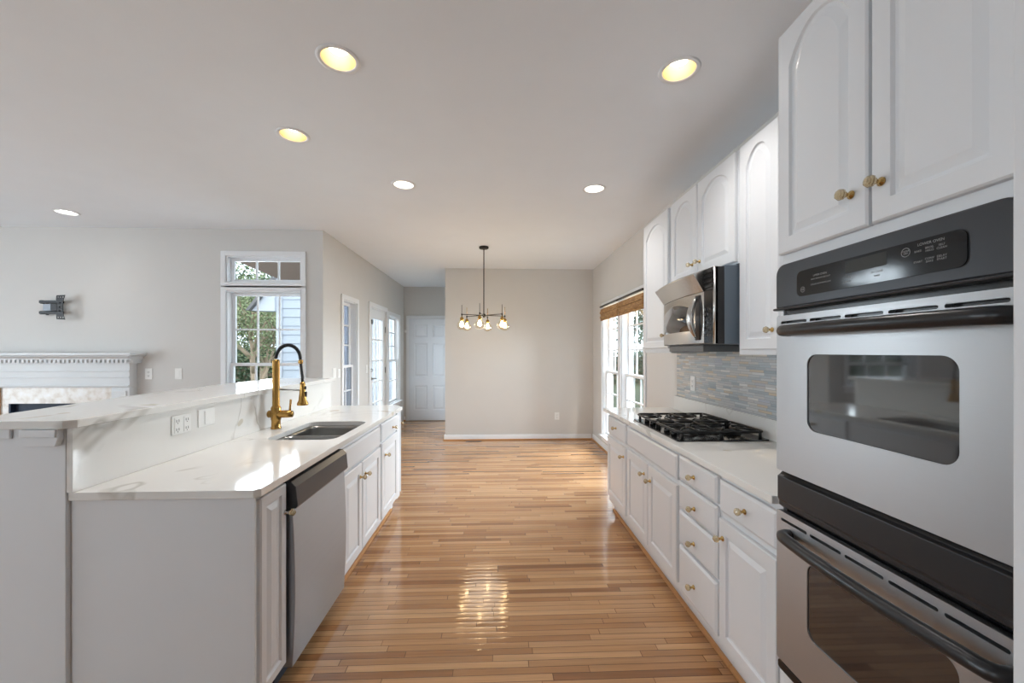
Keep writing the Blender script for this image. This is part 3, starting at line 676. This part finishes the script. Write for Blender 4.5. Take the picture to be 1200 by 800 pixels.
# ------------------------------------------------------------------ cooktop
ct = thing('gas_cooktop', 'black four-burner gas cooktop set into the quartz worktop', 'cooktop', (1.27, 2.51, .91))
CX0, CX1, CY0, CY1 = 1.0, 1.53, 2.16, 2.87
mb = MB(); mb.prism(rrect(CX0, CX1, CY0, CY1, .015), .9105, .918, 2); mb.build('glass_top', mat('black_glass_top', (34, 34, 36), .12), ct, .002)
BU = [(1.14, 2.33), (1.40, 2.33), (1.14, 2.69), (1.40, 2.69)]
for (x, y) in BU:
    m_ = MB(); m_.lathe([(.06, 0), (.055, .006), (.038, .008), (.038, .02), (.03, .024), (0.0001, .026)], (x, y, .918)); m_.build('burner', iron_m, ct)
for (ya, yb) in ((2.185, 2.505), (2.525, 2.845)):
    g = MB(); zt = .958; r = .0075; xa, xb = 1.02, 1.51
    lo = rrect(xa, xb, ya, yb, .03, 4); lo3 = [(p[0], p[1], zt) for p in lo]; g.tube(lo3 + [lo3[0]], r, 8)
    ym = (ya + yb) / 2; xm = (xa + xb) / 2
    g.tube([(xm, ya, zt), (xm, yb, zt)], r, 8)
    for xc in (xa + (xb - xa) * .25, xa + (xb - xa) * .75):
        for (dx, dy) in ((1, 0), (-1, 0), (0, 1), (0, -1)):
            ex = (xb - xa) / 4 if dx else 0; ey = (yb - ya) / 2 if dy else 0
            g.tube([(xc + dx * .03, ym + dy * .03, zt + .003), (xc + dx * ex, ym + dy * ey, zt + .001)], r * .9, 8)
        for (dx, dy) in ((1, 1), (-1, 1), (1, -1), (-1, -1)):
            g.tube([(xc + dx * .035, ym + dy * .035, zt + .003), (xc + dx * .10, ym + dy * .125, zt)], r * .8, 8)
    for x in (xa + .02, xb - .02, xm):
        for y in (ya + .004, yb - .004): g.tube([(x, y, zt), (x, y, .919)], [.0075, .0095], 8)
    g.build('grate', iron_m, ct)
for (x, y) in ((1.045, 2.30), (1.045, 2.40), (1.045, 2.62), (1.045, 2.72)):
    m_ = MB(); m_.lathe([(.017, 0), (.016, .016), (.013, .02), (0.0001, .021)], (x, y, .918)); m_.box(x - .015, x + .015, y - .003, y + .003, .9385, .943); m_.build('control_knob', black_m, ct)

# ------------------------------------------------------------------ island
FI = -.896
ca = cabinet('island_cabinet', 'near end white island cabinet with one tall narrow door', FI, -1.495, 1, 1.488, 1.695, .1, .878,
        [('door2', 1.51, 1.69, .11, .862, None)], toe=1)
for ch in list(ca.children):
    if ch.name.startswith('drawer'): bpy.data.objects.remove(ch)
mb = MB(); panel_door(mb, FI + .001, 1, 1.51, 1.69, .115, .862, stile=.036, toprail=.036); d = mb.build('door', white_m, ca); knob(d, ca, FI + .021, 1.678, .745, 1, kchrome)
cabinet('island_cabinet', 'white sink base cabinet with two doors beside the dishwasher', FI, -1.495, 1, 2.285, 3.045, .1, .878,
        [('slab', 2.30, 3.03, .705, .845, None), ('door', 2.30, 2.62, .12, .69, (2.585, .605)), ('door', 2.632, 3.03, .12, .69, (2.68, .60))], toe=1, hollow=True)
cabinet('island_cabinet', 'white island cabinet, drawer over door, past the sink base', FI, -1.495, 1, 3.047, 3.56, .1, .878,
        [('slab', 3.07, 3.547, .72, .855, (3.38, .775)), ('door', 3.07, 3.547, .125, .705, (3.16, .60))], toe=1)
ec = thing('island_cabinet', 'far end white island cabinet with a clipped corner', 'cabinet', (-1.2, 3.65, 0))
mb = MB(); mb.prism([(-1.495, 3.562), (-.885, 3.562), (-.885, 3.66), (-.96, 3.735), (-1.495, 3.735)], .1, .878); mb.build('cabinet_body', white_m, ec, .002)
mb = MB(); mb.prism([(-1.495, 3.562), (-.945, 3.562), (-.945, 3.64), (-1.0, 3.69), (-1.495, 3.69)], 0, .0995); mb.build('toe_kick', white_m, ec)
mb = MB(); a = Vector((-.885, 3.66)); b = Vector((-.96, 3.735)); nrm = Vector((.7071, .7071)) * .018; pp = [a + (b - a) * .05 + nrm * .06, a + (b - a) * .05 + nrm, b + (a - b) * .05 + nrm, b + (a - b) * .05 + nrm * .06]
mb.prism([tuple(p) for p in pp], .13, .86); d = mb.build('door', white_m, ec, .003); knob(d, ec, -.908 + .012, 3.70 + .002, .75, 1, rot=PI / 4)
# island end panels and the raised bar wall
o = MB().box(-1.5205, -.878, 1.478, 1.487, 0, .8795).build('island_end_panel', white_m, None, .0015); tag(o, 'flat white painted panel closing the near end of the island', 'panel')
bw = thing('bar_wall', 'white painted half wall that carries the raised bar', 'half wall', (-1.6, 2.5, 0))
mb = MB(); mb.box(-1.68, -1.521, 1.50, 3.66, 0, 1.139); mb.build('wall_core', white_m, bw)
mb = MB(); mb.box(-1.95, -1.522, 1.462, 1.499, 0, 1.139); mb.build('end_board', white_m, bw, .002)
mb = MB(); 
mb.prism([(-1.655, 1.139), (-1.655, 1.105), (-1.645, 1.090), (-1.64, 1.08), (-1.536, 1.08), (-1.532, 1.09), (-1.526, 1.105), (-1.526, 1.139)], 1.440, 1.461, 1)
mb.box(-1.648, -1.53, 1.434, 1.4395, 1.112, 1.139); mb.build('cap_moulding', white_m, bw, .002)
mb = MB(); mb.box(-1.95, -1.70, 1.452, 1.4615, 1.105, 1.139); mb.build('cove_strip', white_m, bw, .003)
for y in (2.3, 3.1):
    mb = MB(); mb.prism([(-1.681, 1.139), (-1.681, .93), (-1.70, .93), (-1.80, 1.04), (-1.92, 1.10), (-1.92, 1.139)], y - .02, y + .02, 1); mb.build('corbel', white_m, bw, .003)
# sink cut-out in the island worktop
SX0, SX1, SY0, SY1 = -1.325, -.925, 2.30, 2.90
outer = [(-1.52, 1.468), (-.878, 1.468), (-.86, 1.486), (-.86, 3.66), (-.94, 3.76), (-1.52, 3.76)]
mb = MB(); holed(mb, outer, [rrect(SX0, SX1, SY0, SY1, .07, 6)], .88, .91); o = mb.build('island_worktop', quartz_m, None, .0025)
tag(o, 'white veined quartz worktop of the island around the sink', 'countertop')
o = MB().box(-1.52, -1.50, 1.463, 3.66, .911, 1.139).build('bar_splashback', quartz_m, None, .001); tag(o, 'upright white veined quartz slab between worktop and raised bar', 'backsplash')
mb = MB(); mb.prism([(-1.51, 1.440), (-1.485, 1.465), (-1.485, 3.72), (-2.03, 3.72), (-2.03, 2.6), (-2.0, 2.2), (-1.9, 1.62), (-2.3, 1.44)][:7] + [(-1.88, 1.56), (-2.02, 1.50), (-2.05, 1.44)], 1.14, 1.17)
o = mb.build('breakfast_counter', quartz_m, None, .003); tag(o, 'long raised breakfast bar slab of white veined quartz', 'countertop')

# sink
sk = thing('double_sink', 'undermount stainless steel double bowl sink in the island', 'sink', (-1.125, 2.6, .70))
def bowl(x0, x1, y0, y1, zt, zb, rad=.06):
    mb = MB(); loops = []
    for (ins, z) in ((-.012, zt), (0, zt), (.002, zt - .02), (.006, zb + .04), (.018, zb + .012), (.045, zb), (.085, zb - .004)):
        r_ = max(rad - max(ins, 0) * .3, .02); loops.append([(p[0], p[1], z) for p in rrect(x0 + ins, x1 - ins, y0 + ins, y1 - ins, max(min(r_, (x1 - x0) / 2 - ins - .002, (y1 - y0) / 2 - ins - .002), .004), 5)])
    n = len(loops[0]); vs = [p for l in loops for p in l]
    mb.add(vs, [(i * n + k, i * n + (k + 1) % n, (i + 1) * n + (k + 1) % n, (i + 1) * n + k) for i in range(len(loops) - 1) for k in range(n)], 0, True)
    mb.add(loops[-1], [list(range(n))])
    return mb
b1 = bowl(SX0 + .003, SX1 - .003, SY0 + .003, 2.545, .879, .72).build('sink_bowl', sink_m, sk, fix=False)
b2 = bowl(SX0 + .003, SX1 - .003, 2.565, SY1 - .003, .879, .70).build('sink_bowl', sink_m, sk, fix=False)
for (b, y, z) in ((b1, 2.42, .7165), (b2, 2.735, .6965)):
    m_ = MB(); m_.lathe([(.045, 0), (.04, .003), (.03, .001), (.0001, .001)], (-1.125, y, z)); m_.build('drain', chrome_m, b)

# faucet
FX, FY = -1.435, 2.64
fc = thing('kitchen_faucet', 'brushed gold pull-down faucet with black spring hose by sink', 'faucet', (FX, FY, .91))
mb = MB(); mb.lathe([(.031, .0005), (.031, .008), (.027, .014), (.027, .055), (.03, .06), (.03, .135), (.027, .142), (.0215, .150), (.0215, .44), (.018, .448), (.012, .452)], (FX, FY, .91), (0, 0, 1), 24)
mb.build('body', brass_m, fc)
mb = MB(); mb.lathe([(.022, -.048), (.024, -.045), (.024, .07), (.021, .105), (.0001, .106)], (FX, FY, .91 + .095), (1, 0, 0), 20); hb = mb.build('valve', brass_m, fc)
mb = MB(); mb.tube([(FX + .088, FY, 1.0), (FX + .09, FY, 1.05), (FX + .095, FY, 1.10)], [.009, .0065, .007], 10); mb.build('lever', brass_m, hb)
pts = []; x0, x1, zt = FX, FX + .155, 1.362
for k in range(25):
    w = PI * (1 - k / 24); pts.append((FX + .0775 + .0775 * math.cos(w), FY, 1.365 + .088 * math.sin(w)))
pts += [(FX + .162, FY, 1.30), (FX + .168, FY, 1.25), (FX + .170, FY, 1.205)]
mb = MB(); mb.tube(pts, .0085, 10); ho = mb.build('hose', rubber_m, fc)
# coil spring round the hose
cp_ = []; T = 44
P_ = [Vector(p) for p in pts[:25]]
for k in range(T * 8 + 1):
    s_ = k / (T * 8) * 24; i = min(int(s_), 23); q = P_[i].lerp(P_[i + 1], s_ - i); d_ = (P_[i + 1] - P_[i]).normalized(); nn = Vector((0, 1, 0)); bb = d_.cross(nn)
    w = 2 * PI * k / 8; cp_.append(q + (nn * math.cos(w) + bb * math.sin(w)) * .0105)
mb = MB(); mb.tube(cp_, .0018, 5); mb.build('spring', rubber_m, ho)
mb = MB(); mb.lathe([(.013, -.012), (.0145, -.01), (.0145, .01), (.013, .012)], (FX + .157, FY, 1.345), (.1, 0, 1), 16); mb.build('hose_ring', brass_m, fc)
mb = MB(); mb.lathe([(.0001, 0), (.032, .0), (.034, .004), (.033, .014), (.025, .03), (.019, .08), (.016, .125), (.015, .148), (.010, .152)], (FX + .170, FY, 1.062), (0, 0, 1), 20); sh = mb.build('spray_head', brass_m, fc)
mb = MB(); mb.box(FX + .184, FX + .197, FY - .006, FY + .006, 1.115, 1.15); mb.box(FX + .182, FX + .193, FY - .006, FY + .006, 1.165, 1.185); mb.build('spray_button', rubber_m, sh, .003)
mb = MB(); mb.tube([(FX + .02, FY, 1.165), (FX + .152, FY, 1.16)], .0045, 8); mb.build('docking_arm', satin_m, fc)

# dishwasher
dw = thing('dishwasher', 'stainless steel dishwasher with black control strip under island worktop', 'dishwasher', (-1.15, 1.99, 0))
DA, DB = 1.702, 2.278
MB().box(-1.45, -.93, DA + .002, DB - .002, .09, .872).build('tub', mat('grey_tub_side', (120, 118, 116), .4, metal=.4), dw)
mb = MB(); n = 12; vs = []
def dwx(z): t = (z - .08) / .67; return -.860 + .012 * math.sin(PI * t)
for k in range(n + 1):
    z = .08 + .665 * k / n; xx = dwx(z); vs += [(xx, DA + .004, z), (xx, DB - .004, z), (-.925, DB - .004, z), (-.925, DA + .004, z)]
mb.add(vs, [(4 * k + j, 4 * k + (j + 1) % 4, 4 * k + 4 + (j + 1) % 4, 4 * k + 4 + j) for k in range(n) for j in range(4)] + [(3, 2, 1, 0), (4 * n, 4 * n + 1, 4 * n + 2, 4 * n + 3)], 0, False)
mb.build('dishwasher_door', dwsteel_m, dw, .003)
mb = MB(); mb.prism([(-.93, .748), (-.846, .748), (-.838, .76), (-.846, .84), (-.866, .862), (-.93, .866)], DA + .004, DB - .004, 1); cpd = mb.build('control_strip', mat('charcoal_strip', (58, 60, 64), .3), dw, .003)
for k in range(9):
    y = 1.86 + k * .034; mb = MB(); mb.box(-.8418, -.8400, y, y + .014, .772, .7745); mb.build('printed_mark', ink_m, cpd)
MB().box(-.96, -.932, DA, DB, 0, .088).build('kick_plate', toe_m, dw)

# plates on the splashback and walls
def plate(name, label, ax, face, sgn, u, z, w, h, kind, group=None):
    loc = (face, u, z) if ax == 0 else (u, face, z)
    r = thing(name, label, 'outlet' if kind in ('outlet', 'quad') else 'switch', loc, group)
    def bx(mb, a, b, d, e, za, zb):
        if ax == 0: mb.box(face + sgn * d, face + sgn * e, u + a, u + b, z + za, z + zb)
        else: mb.box(u + a, u + b, face + sgn * d, face + sgn * e, z + za, z + zb)
    mb = MB(); bx(mb, -w / 2, w / 2, .0005, .006, -h / 2, h / 2); mb.build('cover_plate', plastic_m, r, .0025)
    if kind in ('outlet', 'quad'):
        for c_ in ((0,) if kind == 'outlet' else (-.028, .028)):
            f = MB(); bx(f, c_ - .018, c_ + .018, .0062, .0085, -.036, .036); sk_ = f.build('socket', plastic_m, r, .002)
            for zz in (-.02, .02):
                for (p0, p1, q0, q1) in ((-.008, -.0055, -.006, .006), (.0055, .008, -.006, .006), (-.002, .002, -.013, -.009)):
                    m_ = MB(); bx(m_, c_ + p0, c_ + p1, .0086, .0092, zz + q0, zz + q1); m_.build('slot', slot_m, sk_)
    else:
        f = MB(); bx(f, -.018, .018, .0062, .009, -.034, .034); rk = f.build('rocker', plastic_m, r, .002)
    return r
SPX = -1.50
plate('power_outlet', 'white double power outlet on the quartz splashback, nearer the island end', 0, SPX, 1, 1.945, 1.066, .115, .088, 'quad')
plate('wall_switch', 'white switch plate on the quartz splashback beside the outlet', 0, SPX, 1, 2.108, 1.072, .115, .088, 'switch')
plate('power_outlet', 'white outlet plate on living room wall next to the mantel', 1, YW, -1, -3.74, 1.172, .075, .118, 'outlet')
plate('wall_switch', 'white switch plate between mantel and living room window', 1, YW, -1, -3.43, 1.172, .075, .118, 'switch')
plate('power_outlet', 'white outlet low on the dining end wall', 1, YD, -1, .97, .375, .075, .118, 'outlet')
plate('wall_switch', 'white switch plate on left wall nearest the wall corner', 0, XL, 1, 4.72, 1.16, .09, .118, 'switch')
plate('wall_switch', 'white switch plate on left wall just before the narrow window', 0, XL, 1, 4.86, 1.15, .075, .105, 'switch')
plate('wall_switch', 'white switch plate beside the glazed door handle', 0, XL, 1, 5.88, 1.16, .075, .118, 'switch')
plate('power_outlet', 'white outlet on the mosaic tiles left of the cooktop', 0, 1.549, -1, 3.07, 1.16, .075, .118, 'outlet')
r = thing('wall_sensor', 'small white round sensor on the wall beside the hall door', 'sensor', (-1.868, YH, 1.83)); MB().lathe([(.03, .001), (.03, .02), (.02, .035), (.0001, .037)], (-1.865, YH, 1.83), (0, -1, 0), 16).build('sensor_dome', plastic_m, r)
o = MB()
o.box(-.49, -.24, 6.21, 6.30, 0.0005, .004)
for k in range(12): o.box(-.48 + k * .0195, -.47 + k * .0195, 6.22, 6.29, .004, .006)
tag(o.build('floor_register', vent_m), 'brown slotted floor register at the foot of the dining wall', 'vent')

# ------------------------------------------------------------------ bamboo shades
for i, (a, b) in enumerate(WR):
    r = thing('bamboo_shade', ['rolled-up woven bamboo shade on the window nearest the dining corner', 'rolled-up woven bamboo shade on the window nearest the wall cabinets'][i], 'shade', (XR - .03, (a + b) / 2, 2.06))
    mb = MB(); mb.box(XR - .045, XR - .02, a - .035, b + .035, 2.055, 2.075); mb.build('head_rail', bronze_m, r, .002)
    mb = MB(); n = 5
    for k in range(n): z = 2.03 - k * .034; mb.box(XR - .034 - .010 * (k % 2), XR - .022, a - .03, b + .03, z - .034, z)
    mb.build('woven_slats', bamboo_m, r, .004)
    mb = MB(); mb.tube([(XR - .03, b + .01, 1.86), (XR - .03, b + .012, 1.2)], .0015, 5); mb.build('pull_cord', trim_m, r)

# ------------------------------------------------------------------ recessed lights
NM = ['recessed ceiling light nearest the camera, left of the aisle, gold baffle', 'recessed ceiling light nearest the camera on the cabinet side, gold baffle', 'recessed ceiling light above the bar, gold baffle',
      'recessed ceiling light above the far end of the island', 'recessed ceiling light in front of the microwave', 'small white flush ceiling light above the living room']
for i, (x, y) in enumerate(CAN):
    r = thing('recessed_light', NM[i], 'ceiling light', (x, y, CZ))
    mb = MB(); mb.lathe([(.074, .0), (.077, -.006), (.093, -.004), (.095, -.0005)], (x, y, CZ), (0, 0, 1), 36, cap=False); mb.build('trim_ring', trim_m, r, fix=True)
    if i != 5:
        mb = MB(); mb.lathe([(.0745, 0), (.072, .05), (.064, .10), (.0001, .101)], (x, y, CZ), (0, 0, 1), 36, cap=False); mb.build('baffle', baffle_m if i < 3 else trim_m, r)
        mb = MB(); mb.lathe([(.0001, .030), (.026, .034), (.041, .045), (.044, .060), (.025, .097)], (x, y, CZ), (0, 0, 1), 28); mb.build('bulb', bulb_m, r)
    else:
        mb = MB(); mb.lathe([(.0745, 0), (.072, .02), (.0001, .021)], (x, y, CZ), (0, 0, 1), 36, cap=False); mb.build('baffle', trim_m, r)
        mb = MB(); mb.lathe([(.0001, .004), (.04, .006), (.045, .018)], (x, y, CZ), (0, 0, 1), 28); mb.build('bulb', cool_m, r)
    l = bpy.data.lights.new('can_lamp', 'SPOT'); l.energy = 18 if i != 5 else 3; l.spot_size = math.radians(120); l.spot_blend = .8; l.shadow_soft_size = .04; l.color = (1, .97, .94)
    lo = bpy.data.objects.new('can_lamp', l); C.objects.link(lo); lo.parent = r; lo.location = (0, 0, .018 if i != 5 else -.01)

# ------------------------------------------------------------------ chandelier
HX, HY = -.162, 5.04
ch = thing('chandelier', 'black six-arm chandelier with clear glass globes and lit bulbs', 'chandelier', (HX, HY, 1.87))
MB().lathe([(.0001, 0), (.058, 0), (.06, -.004), (.06, -.02), (.052, -.026), (.0001, -.027)], (HX, HY, CZ - .0005), (0, 0, 1), 32).build('canopy', bronze_m, ch)
MB().tube([(HX, HY, CZ - .026), (HX, HY, 1.88)], .0065, 10).build('rod', bronze_m, ch)
MB().lathe([(.0001, -.03), (.012, -.028), (.014, -.014), (.022, -.01), (.022, .014), (.01, .02)], (HX, HY, 1.872), (0, 0, 1), 20).build('hub', bronze_m, ch)
R_ = .29
for k in range(6):
    a = math.radians(22 + 60 * k); cx, cy = HX + R_ * math.cos(a), HY + R_ * math.sin(a)
    ar = MB(); ar.tube([(HX + .018 * math.cos(a), HY + .018 * math.sin(a), 1.872), (cx, cy, 1.872)], .005, 8); ar.lathe([(.009, -.009), (.009, .009)], (cx, cy, 1.872), (0, 0, 1), 12)
    arm = ar.build('arm', bronze_m, ch)
    MB().tube([(cx, cy, 1.882), (cx, cy, 1.99)], .0035, 8).build('finial_rod', bronze_m if k in (3, 4, 5) else brass_m, arm)
    MB().lathe([(.006, .045), (.006, .02), (.021, .012), (.023, -.03), (.020, -.034)], (cx, cy, 1.82), (0, 0, 1), 18).build('socket', brass_m, arm)
    gm = MB(); gm.lathe([(.026, .046), (.027, .038), (.045, .026), (.058, .005), (.062, -.018), (.058, -.040), (.045, -.058), (.022, -.068), (.0001, -.070)], (cx, cy, 1.75), (0, 0, 1), 28, cap=False); gm.build('globe', globe_m, arm)
    bm_ = MB(); bm_.lathe([(.010, .034), (.012, .02), (.018, .005), (.024, -.012), (.022, -.028), (.012, -.038), (.0001, -.04)], (cx, cy, 1.756), (0, 0, 1), 18); bm_.build('bulb', filament_m, arm)
l = bpy.data.lights.new('chandelier_glow', 'POINT'); l.energy = 5; l.color = (1, .86, .68); l.shadow_soft_size = .25
lo = bpy.data.objects.new('chandelier_glow', l); C.objects.link(lo); lo.parent = ch; lo.location = (0, 0, -.19)

# ------------------------------------------------------------------ living room wall : fireplace, television bracket
fp = thing('fireplace', 'white dentil-moulded fireplace mantel with marble surround on living room wall', 'fireplace', (-4.62, YW, 0))
my = YW - .002
mb = MB(); mb.box(-5.48, -3.76, my - .20, my, 1.372, 1.40); mb.box(-5.46, -3.78, my - .185, my, 1.358, 1.3715); mb.build('mantel_shelf', mantel_m, fp, .005)
mb = MB(); mb.prism([(my - .17, 1.3575), (my - .155, 1.345), (my - .145, 1.335), (my - .145, 1.327), (my - .0, 1.327), (my - .0, 1.3575)], -5.44, -3.80, 0)
n = 36
for k in range(n): x = -5.42 + k * (1.60 / n); mb.box(x, x + .024, my - .145, my - .115, 1.297, 1.3265)
mb.box(-5.43, -3.81, my - .1149, my, 1.29, 1.3265); mb.build('dentil_moulding', mantel_m, fp, 0)
mb = MB(); mb.box(-5.40, -3.86, my - .09, my, 1.035, 1.289); mb.box(-5.40, -3.86, my - .10, my - .0901, 1.20, 1.212); mb.box(-5.40, -3.86, my - .10, my - .0901, 1.135, 1.15); mb.box(-5.40, -3.86, my - .105, my - .0901, 1.045, 1.06)
mb.build('frieze', mantel_m, fp, .002)
for (a, b) in ((-5.40, -5.22), (-4.045, -3.86)):
    mb = MB(); mb.box(a, b, my - .09, my, .0, 1.034); mb.box(a + .03, b - .03, my - .10, my - .0901, .2, 1.0); mb.box(a - .01, b + .01, my - .11, my - .0901, 0, .15); mb.build('pilaster', mantel_m, fp, .003)
mb = MB(); mb.box(-5.219, -5.11, my - .06, my, 0, 1.034); mb.box(-4.16, -4.046, my - .06, my, 0, 1.034); mb.box(-5.11, -4.16, my - .06, my, .865, 1.034); mb.build('marble_surround', marble_m, fp)
mb = MB(); mb.box(-5.219, -5.185, my - .075, my - .0601, .0, 1.034); mb.build('tan_edge', tan_m, fp)  # narrow tan strip along the left edge of the surround
mb = MB(); mb.box(-5.11, -4.16, my - .02, my, 0, .865); mb.box(-5.11, -5.09, my - .059, my - .021, 0, .865); mb.box(-4.18, -4.16, my - .059, my - .021, 0, .865); mb.build('firebox', dark_m, fp)

tb = thing('television_bracket', 'dark grey folding television wall bracket above the mantel', 'bracket', (-4.66, YW, 1.87))
mb = MB()
holed(mb, rrect(-4.80, -4.77, 1.80, 1.95, .004), [rrect(-4.79, -4.78, 1.83, 1.85, .002), rrect(-4.79, -4.78, 1.90, 1.92, .002)], YW - .001, YW - .006, axis=1); mb.build('wall_plate', mount_m, tb)
mb = MB(); zc = 1.877
ol = [(-4.60, 2.0), (-4.515, 2.005), (-4.535, 1.93), (-4.54, zc), (-4.535, 1.825), (-4.515, 1.745), (-4.60, 1.75), (-4.605, 1.80), (-4.59, 1.83), (-4.59, 1.925), (-4.605, 1.955)][::-1]
hol = [rrect(x, x + .018, z - .006, z + .006, .003, 3) for x in (-4.59, -4.56, -4.537) for z in (1.985, 1.768)][:6]
hol = [rrect(a, a + .014, z - .006, z + .006, .003, 3) for a in (-4.592, -4.567, -4.543) for z in (1.982, 1.77)] + [rrect(-4.575, -4.553, z - .009, z + .009, .004, 3) for z in (1.92, 1.877, 1.835)]
holed(mb, ol, hol, YW - .085, YW - .09, axis=1); mb.build('screen_plate', mount_m, tb)
for z in (1.935, 1.822):
    mb = MB(); mb.box(-4.80, -4.58, YW - .07, YW - .03, z - .014, z + .014); mb.lathe([(.018, -.018), (.018, .018)], (-4.795, YW - .04, z), (0, 0, 1), 14); mb.build('arm', mount_m, tb, .004)
mb = MB(); mb.box(-4.78, -4.70, YW - .05, YW - .012, 1.84, 1.917); mb.build('pivot_block', pale_m, tb, .004)
mb = MB(); mb.box(-4.695, -4.63, YW - .055, YW - .02, 1.84, 1.917); mb.build('joint', mount_m, tb, .004)

# ------------------------------------------------------------------ outdoors
struct('ground_outside', MB().box(-90, -2.3, 4.8, 120, -.62, -.6).box(1.9, 90, -10, 120, -.62, -.6), lawn_m, 'lawn outside the windows')
nh = thing('house_wing', 'pale horizontal-siding house wing seen through living room window', 'building', (-4, 9.3, -.6))
mb = MB(); z = -.6; n = 0
while z < 3.3:
    mb.prism([(9.2, z), (9.225, z), (9.225, z + .2), (9.218, z + .2)][::-1], -4.86, -2.35, 0); z += .2
mb.box(-4.86, -2.35, 9.226, 9.6, -.6, 3.3); mb.build('siding_wall', siding_m, nh)
mb = MB(); mb.box(-4.98, -4.861, 9.17, 9.6, -.6, 3.3); mb.build('corner_board', exttrim_m, nh)
mb = MB(); mb.prism([(-5.48, 2.33), (-4.981, 2.32), (-4.981, 2.95)], 9.1, 9.35, 1); mb.build('eave_return', exttrim_m, nh)
mb = MB(); mb.prism([(-5.56, 2.33), (-5.485, 2.33), (-4.985, 2.955), (-4.985, 3.08)], 9.0, 9.4, 1); mb.build('roof_edge', roof_m, nh)
ps = thing('porch_roof', 'brown porch soffit slanting past the transom window', 'porch roof', (-2.5, 5.6, 2.5))
mb = MB(); mb.prism([(-3.5, 2.645), (-2.5, 2.215), (-2.5, 3.4), (-3.5, 3.4)], 5.2, 5.3, 1); mb.build('soffit', brown_m, ps)

def tree(name, label, x, y, z0, h, rad, n, lm, seed, trunk=.12, spread=1, group=None, zc=None, leaf=.07):
    rnd = random.Random(seed); r = thing(name, label, 'tree', (x, y, z0), group)
    mb = MB(); tips = []
    def grow(p, d, L_, rr, lev):
        pts = [p]; q = p; dd = d
        for k in range(4):
            dd = (dd + Vector((rnd.uniform(-.16, .16), rnd.uniform(-.16, .16), rnd.uniform(0, .08)))).normalized(); q = q + dd * L_ / 4; pts.append(q)
        mb.tube(pts, [rr * (1 - .13 * k) for k in range(5)], 7)
        if lev >= 3: tips.append(q); return
        tips.append(q)
        for k in range(4 if lev < 2 else 3):
            w = rnd.uniform(0, 2 * PI); nd = (dd + Vector((math.cos(w), math.sin(w), .25)) * .85 * spread).normalized(); grow(pts[rnd.choice((2, 3, 4))], nd, L_ * .68, rr * .5, lev + 1)
    grow(Vector((x, y, z0)), Vector((0, 0, 1)), h * .38, trunk, 0)
    mb.build('trunk', bark_m, r)
    lv = MB(); vs = []; fs = []
    for i in range(n):
        t = rnd.choice(tips); p = t + Vector((rnd.gauss(0, rad * .28), rnd.gauss(0, rad * .28), rnd.gauss(0, rad * .25)))
        a = Vector((rnd.uniform(-1, 1), rnd.uniform(-1, 1), rnd.uniform(-1, 1))).normalized(); b = a.orthogonal().normalized(); s = leaf * rnd.uniform(.5, 1.2)
        o_ = len(vs); vs += [p + a * s, p + b * s * .5, p - a * s, p - b * s * .5]; fs.append((o_, o_ + 1, o_ + 2, o_ + 3))
    lv.add(vs, fs); lv.build('foliage', lm, r, fix=False)
    return r
tree('yard_tree', 'leafy green tree with pale forked branches outside living room window', -6.6, 11.2, -.6, 4.9, 1.5, 7000, leaf_m, 3, .13, leaf=.045)
tree('yard_tree', 'darker green tree farther back outside the living room window', -10.6, 18.5, -.6, 6.5, 2.4, 8000, leaf2_m, 8, .2, leaf=.09)
tree('yard_tree', 'tall tree outside the shaded windows, toward the dining corner', 7.2, 15.0, -.6, 6.5, 2.2, 8000, leaf2_m, 11, .2, leaf=.1)
tree('yard_tree', 'spreading tree outside the shaded window nearest the cabinets', 5.6, 8.6, -.6, 4.8, 1.5, 7000, leaf_m, 15, .13)
o = MB()
for k in range(40): o.box(8.6, 8.62, 4.0 + k * .16, 4.14 + k * .16, -.6, .95)
o.box(8.62, 8.66, 4, 10.4, .1, .18).box(8.62, 8.66, 4, 10.4, .7, .78)
tag(o.build('garden_fence', siding_m), 'pale board garden fence outside the shaded windows', 'fence')

def hedge(label, x0, x1, y0, y1, h, n, seed):
    rnd = random.Random(seed); r = thing('hedge', label, 'hedge', ((x0 + x1) / 2, (y0 + y1) / 2, -.6))
    MB().box(x0 + .2, x1 - .2, y0 + .2, y1 - .2, -.6, h - .2).build('branches', bark_m, r)
    vs = []; fs = []
    for i in range(n):
        p = Vector((rnd.uniform(x0, x1), rnd.uniform(y0, y1), rnd.uniform(-.6, h + rnd.uniform(-.25, .25))))
        k = rnd.random()
        if k < .55: p.y = y0 + rnd.uniform(0, .15)
        elif k < .8: p.x = x0 + rnd.uniform(0, .15) if rnd.random() < .5 else x1 - rnd.uniform(0, .15)
        else: p.z = h + rnd.uniform(-.2, .12)
        a = Vector((rnd.uniform(-1, 1), rnd.uniform(-1, 1), rnd.uniform(-1, 1))).normalized(); b = a.orthogonal().normalized(); q = .13 * rnd.uniform(.5, 1.2)
        o_ = len(vs); vs += [p + a * q, p + b * q * .6, p - a * q, p - b * q * .6]; fs.append((o_, o_ + 1, o_ + 2, o_ + 3))
    m_ = MB(); m_.add(vs, fs); m_.build('foliage', leaf2_m, r, fix=False)
hedge('clipped dark green hedge far behind the yard tree, seen through living room window', -24, -8, 22, 24, 1.5, 9000, 5)
hedge('long dark hedge far beyond the shaded windows', 5, 22, 24, 26, 1.3, 7000, 6)
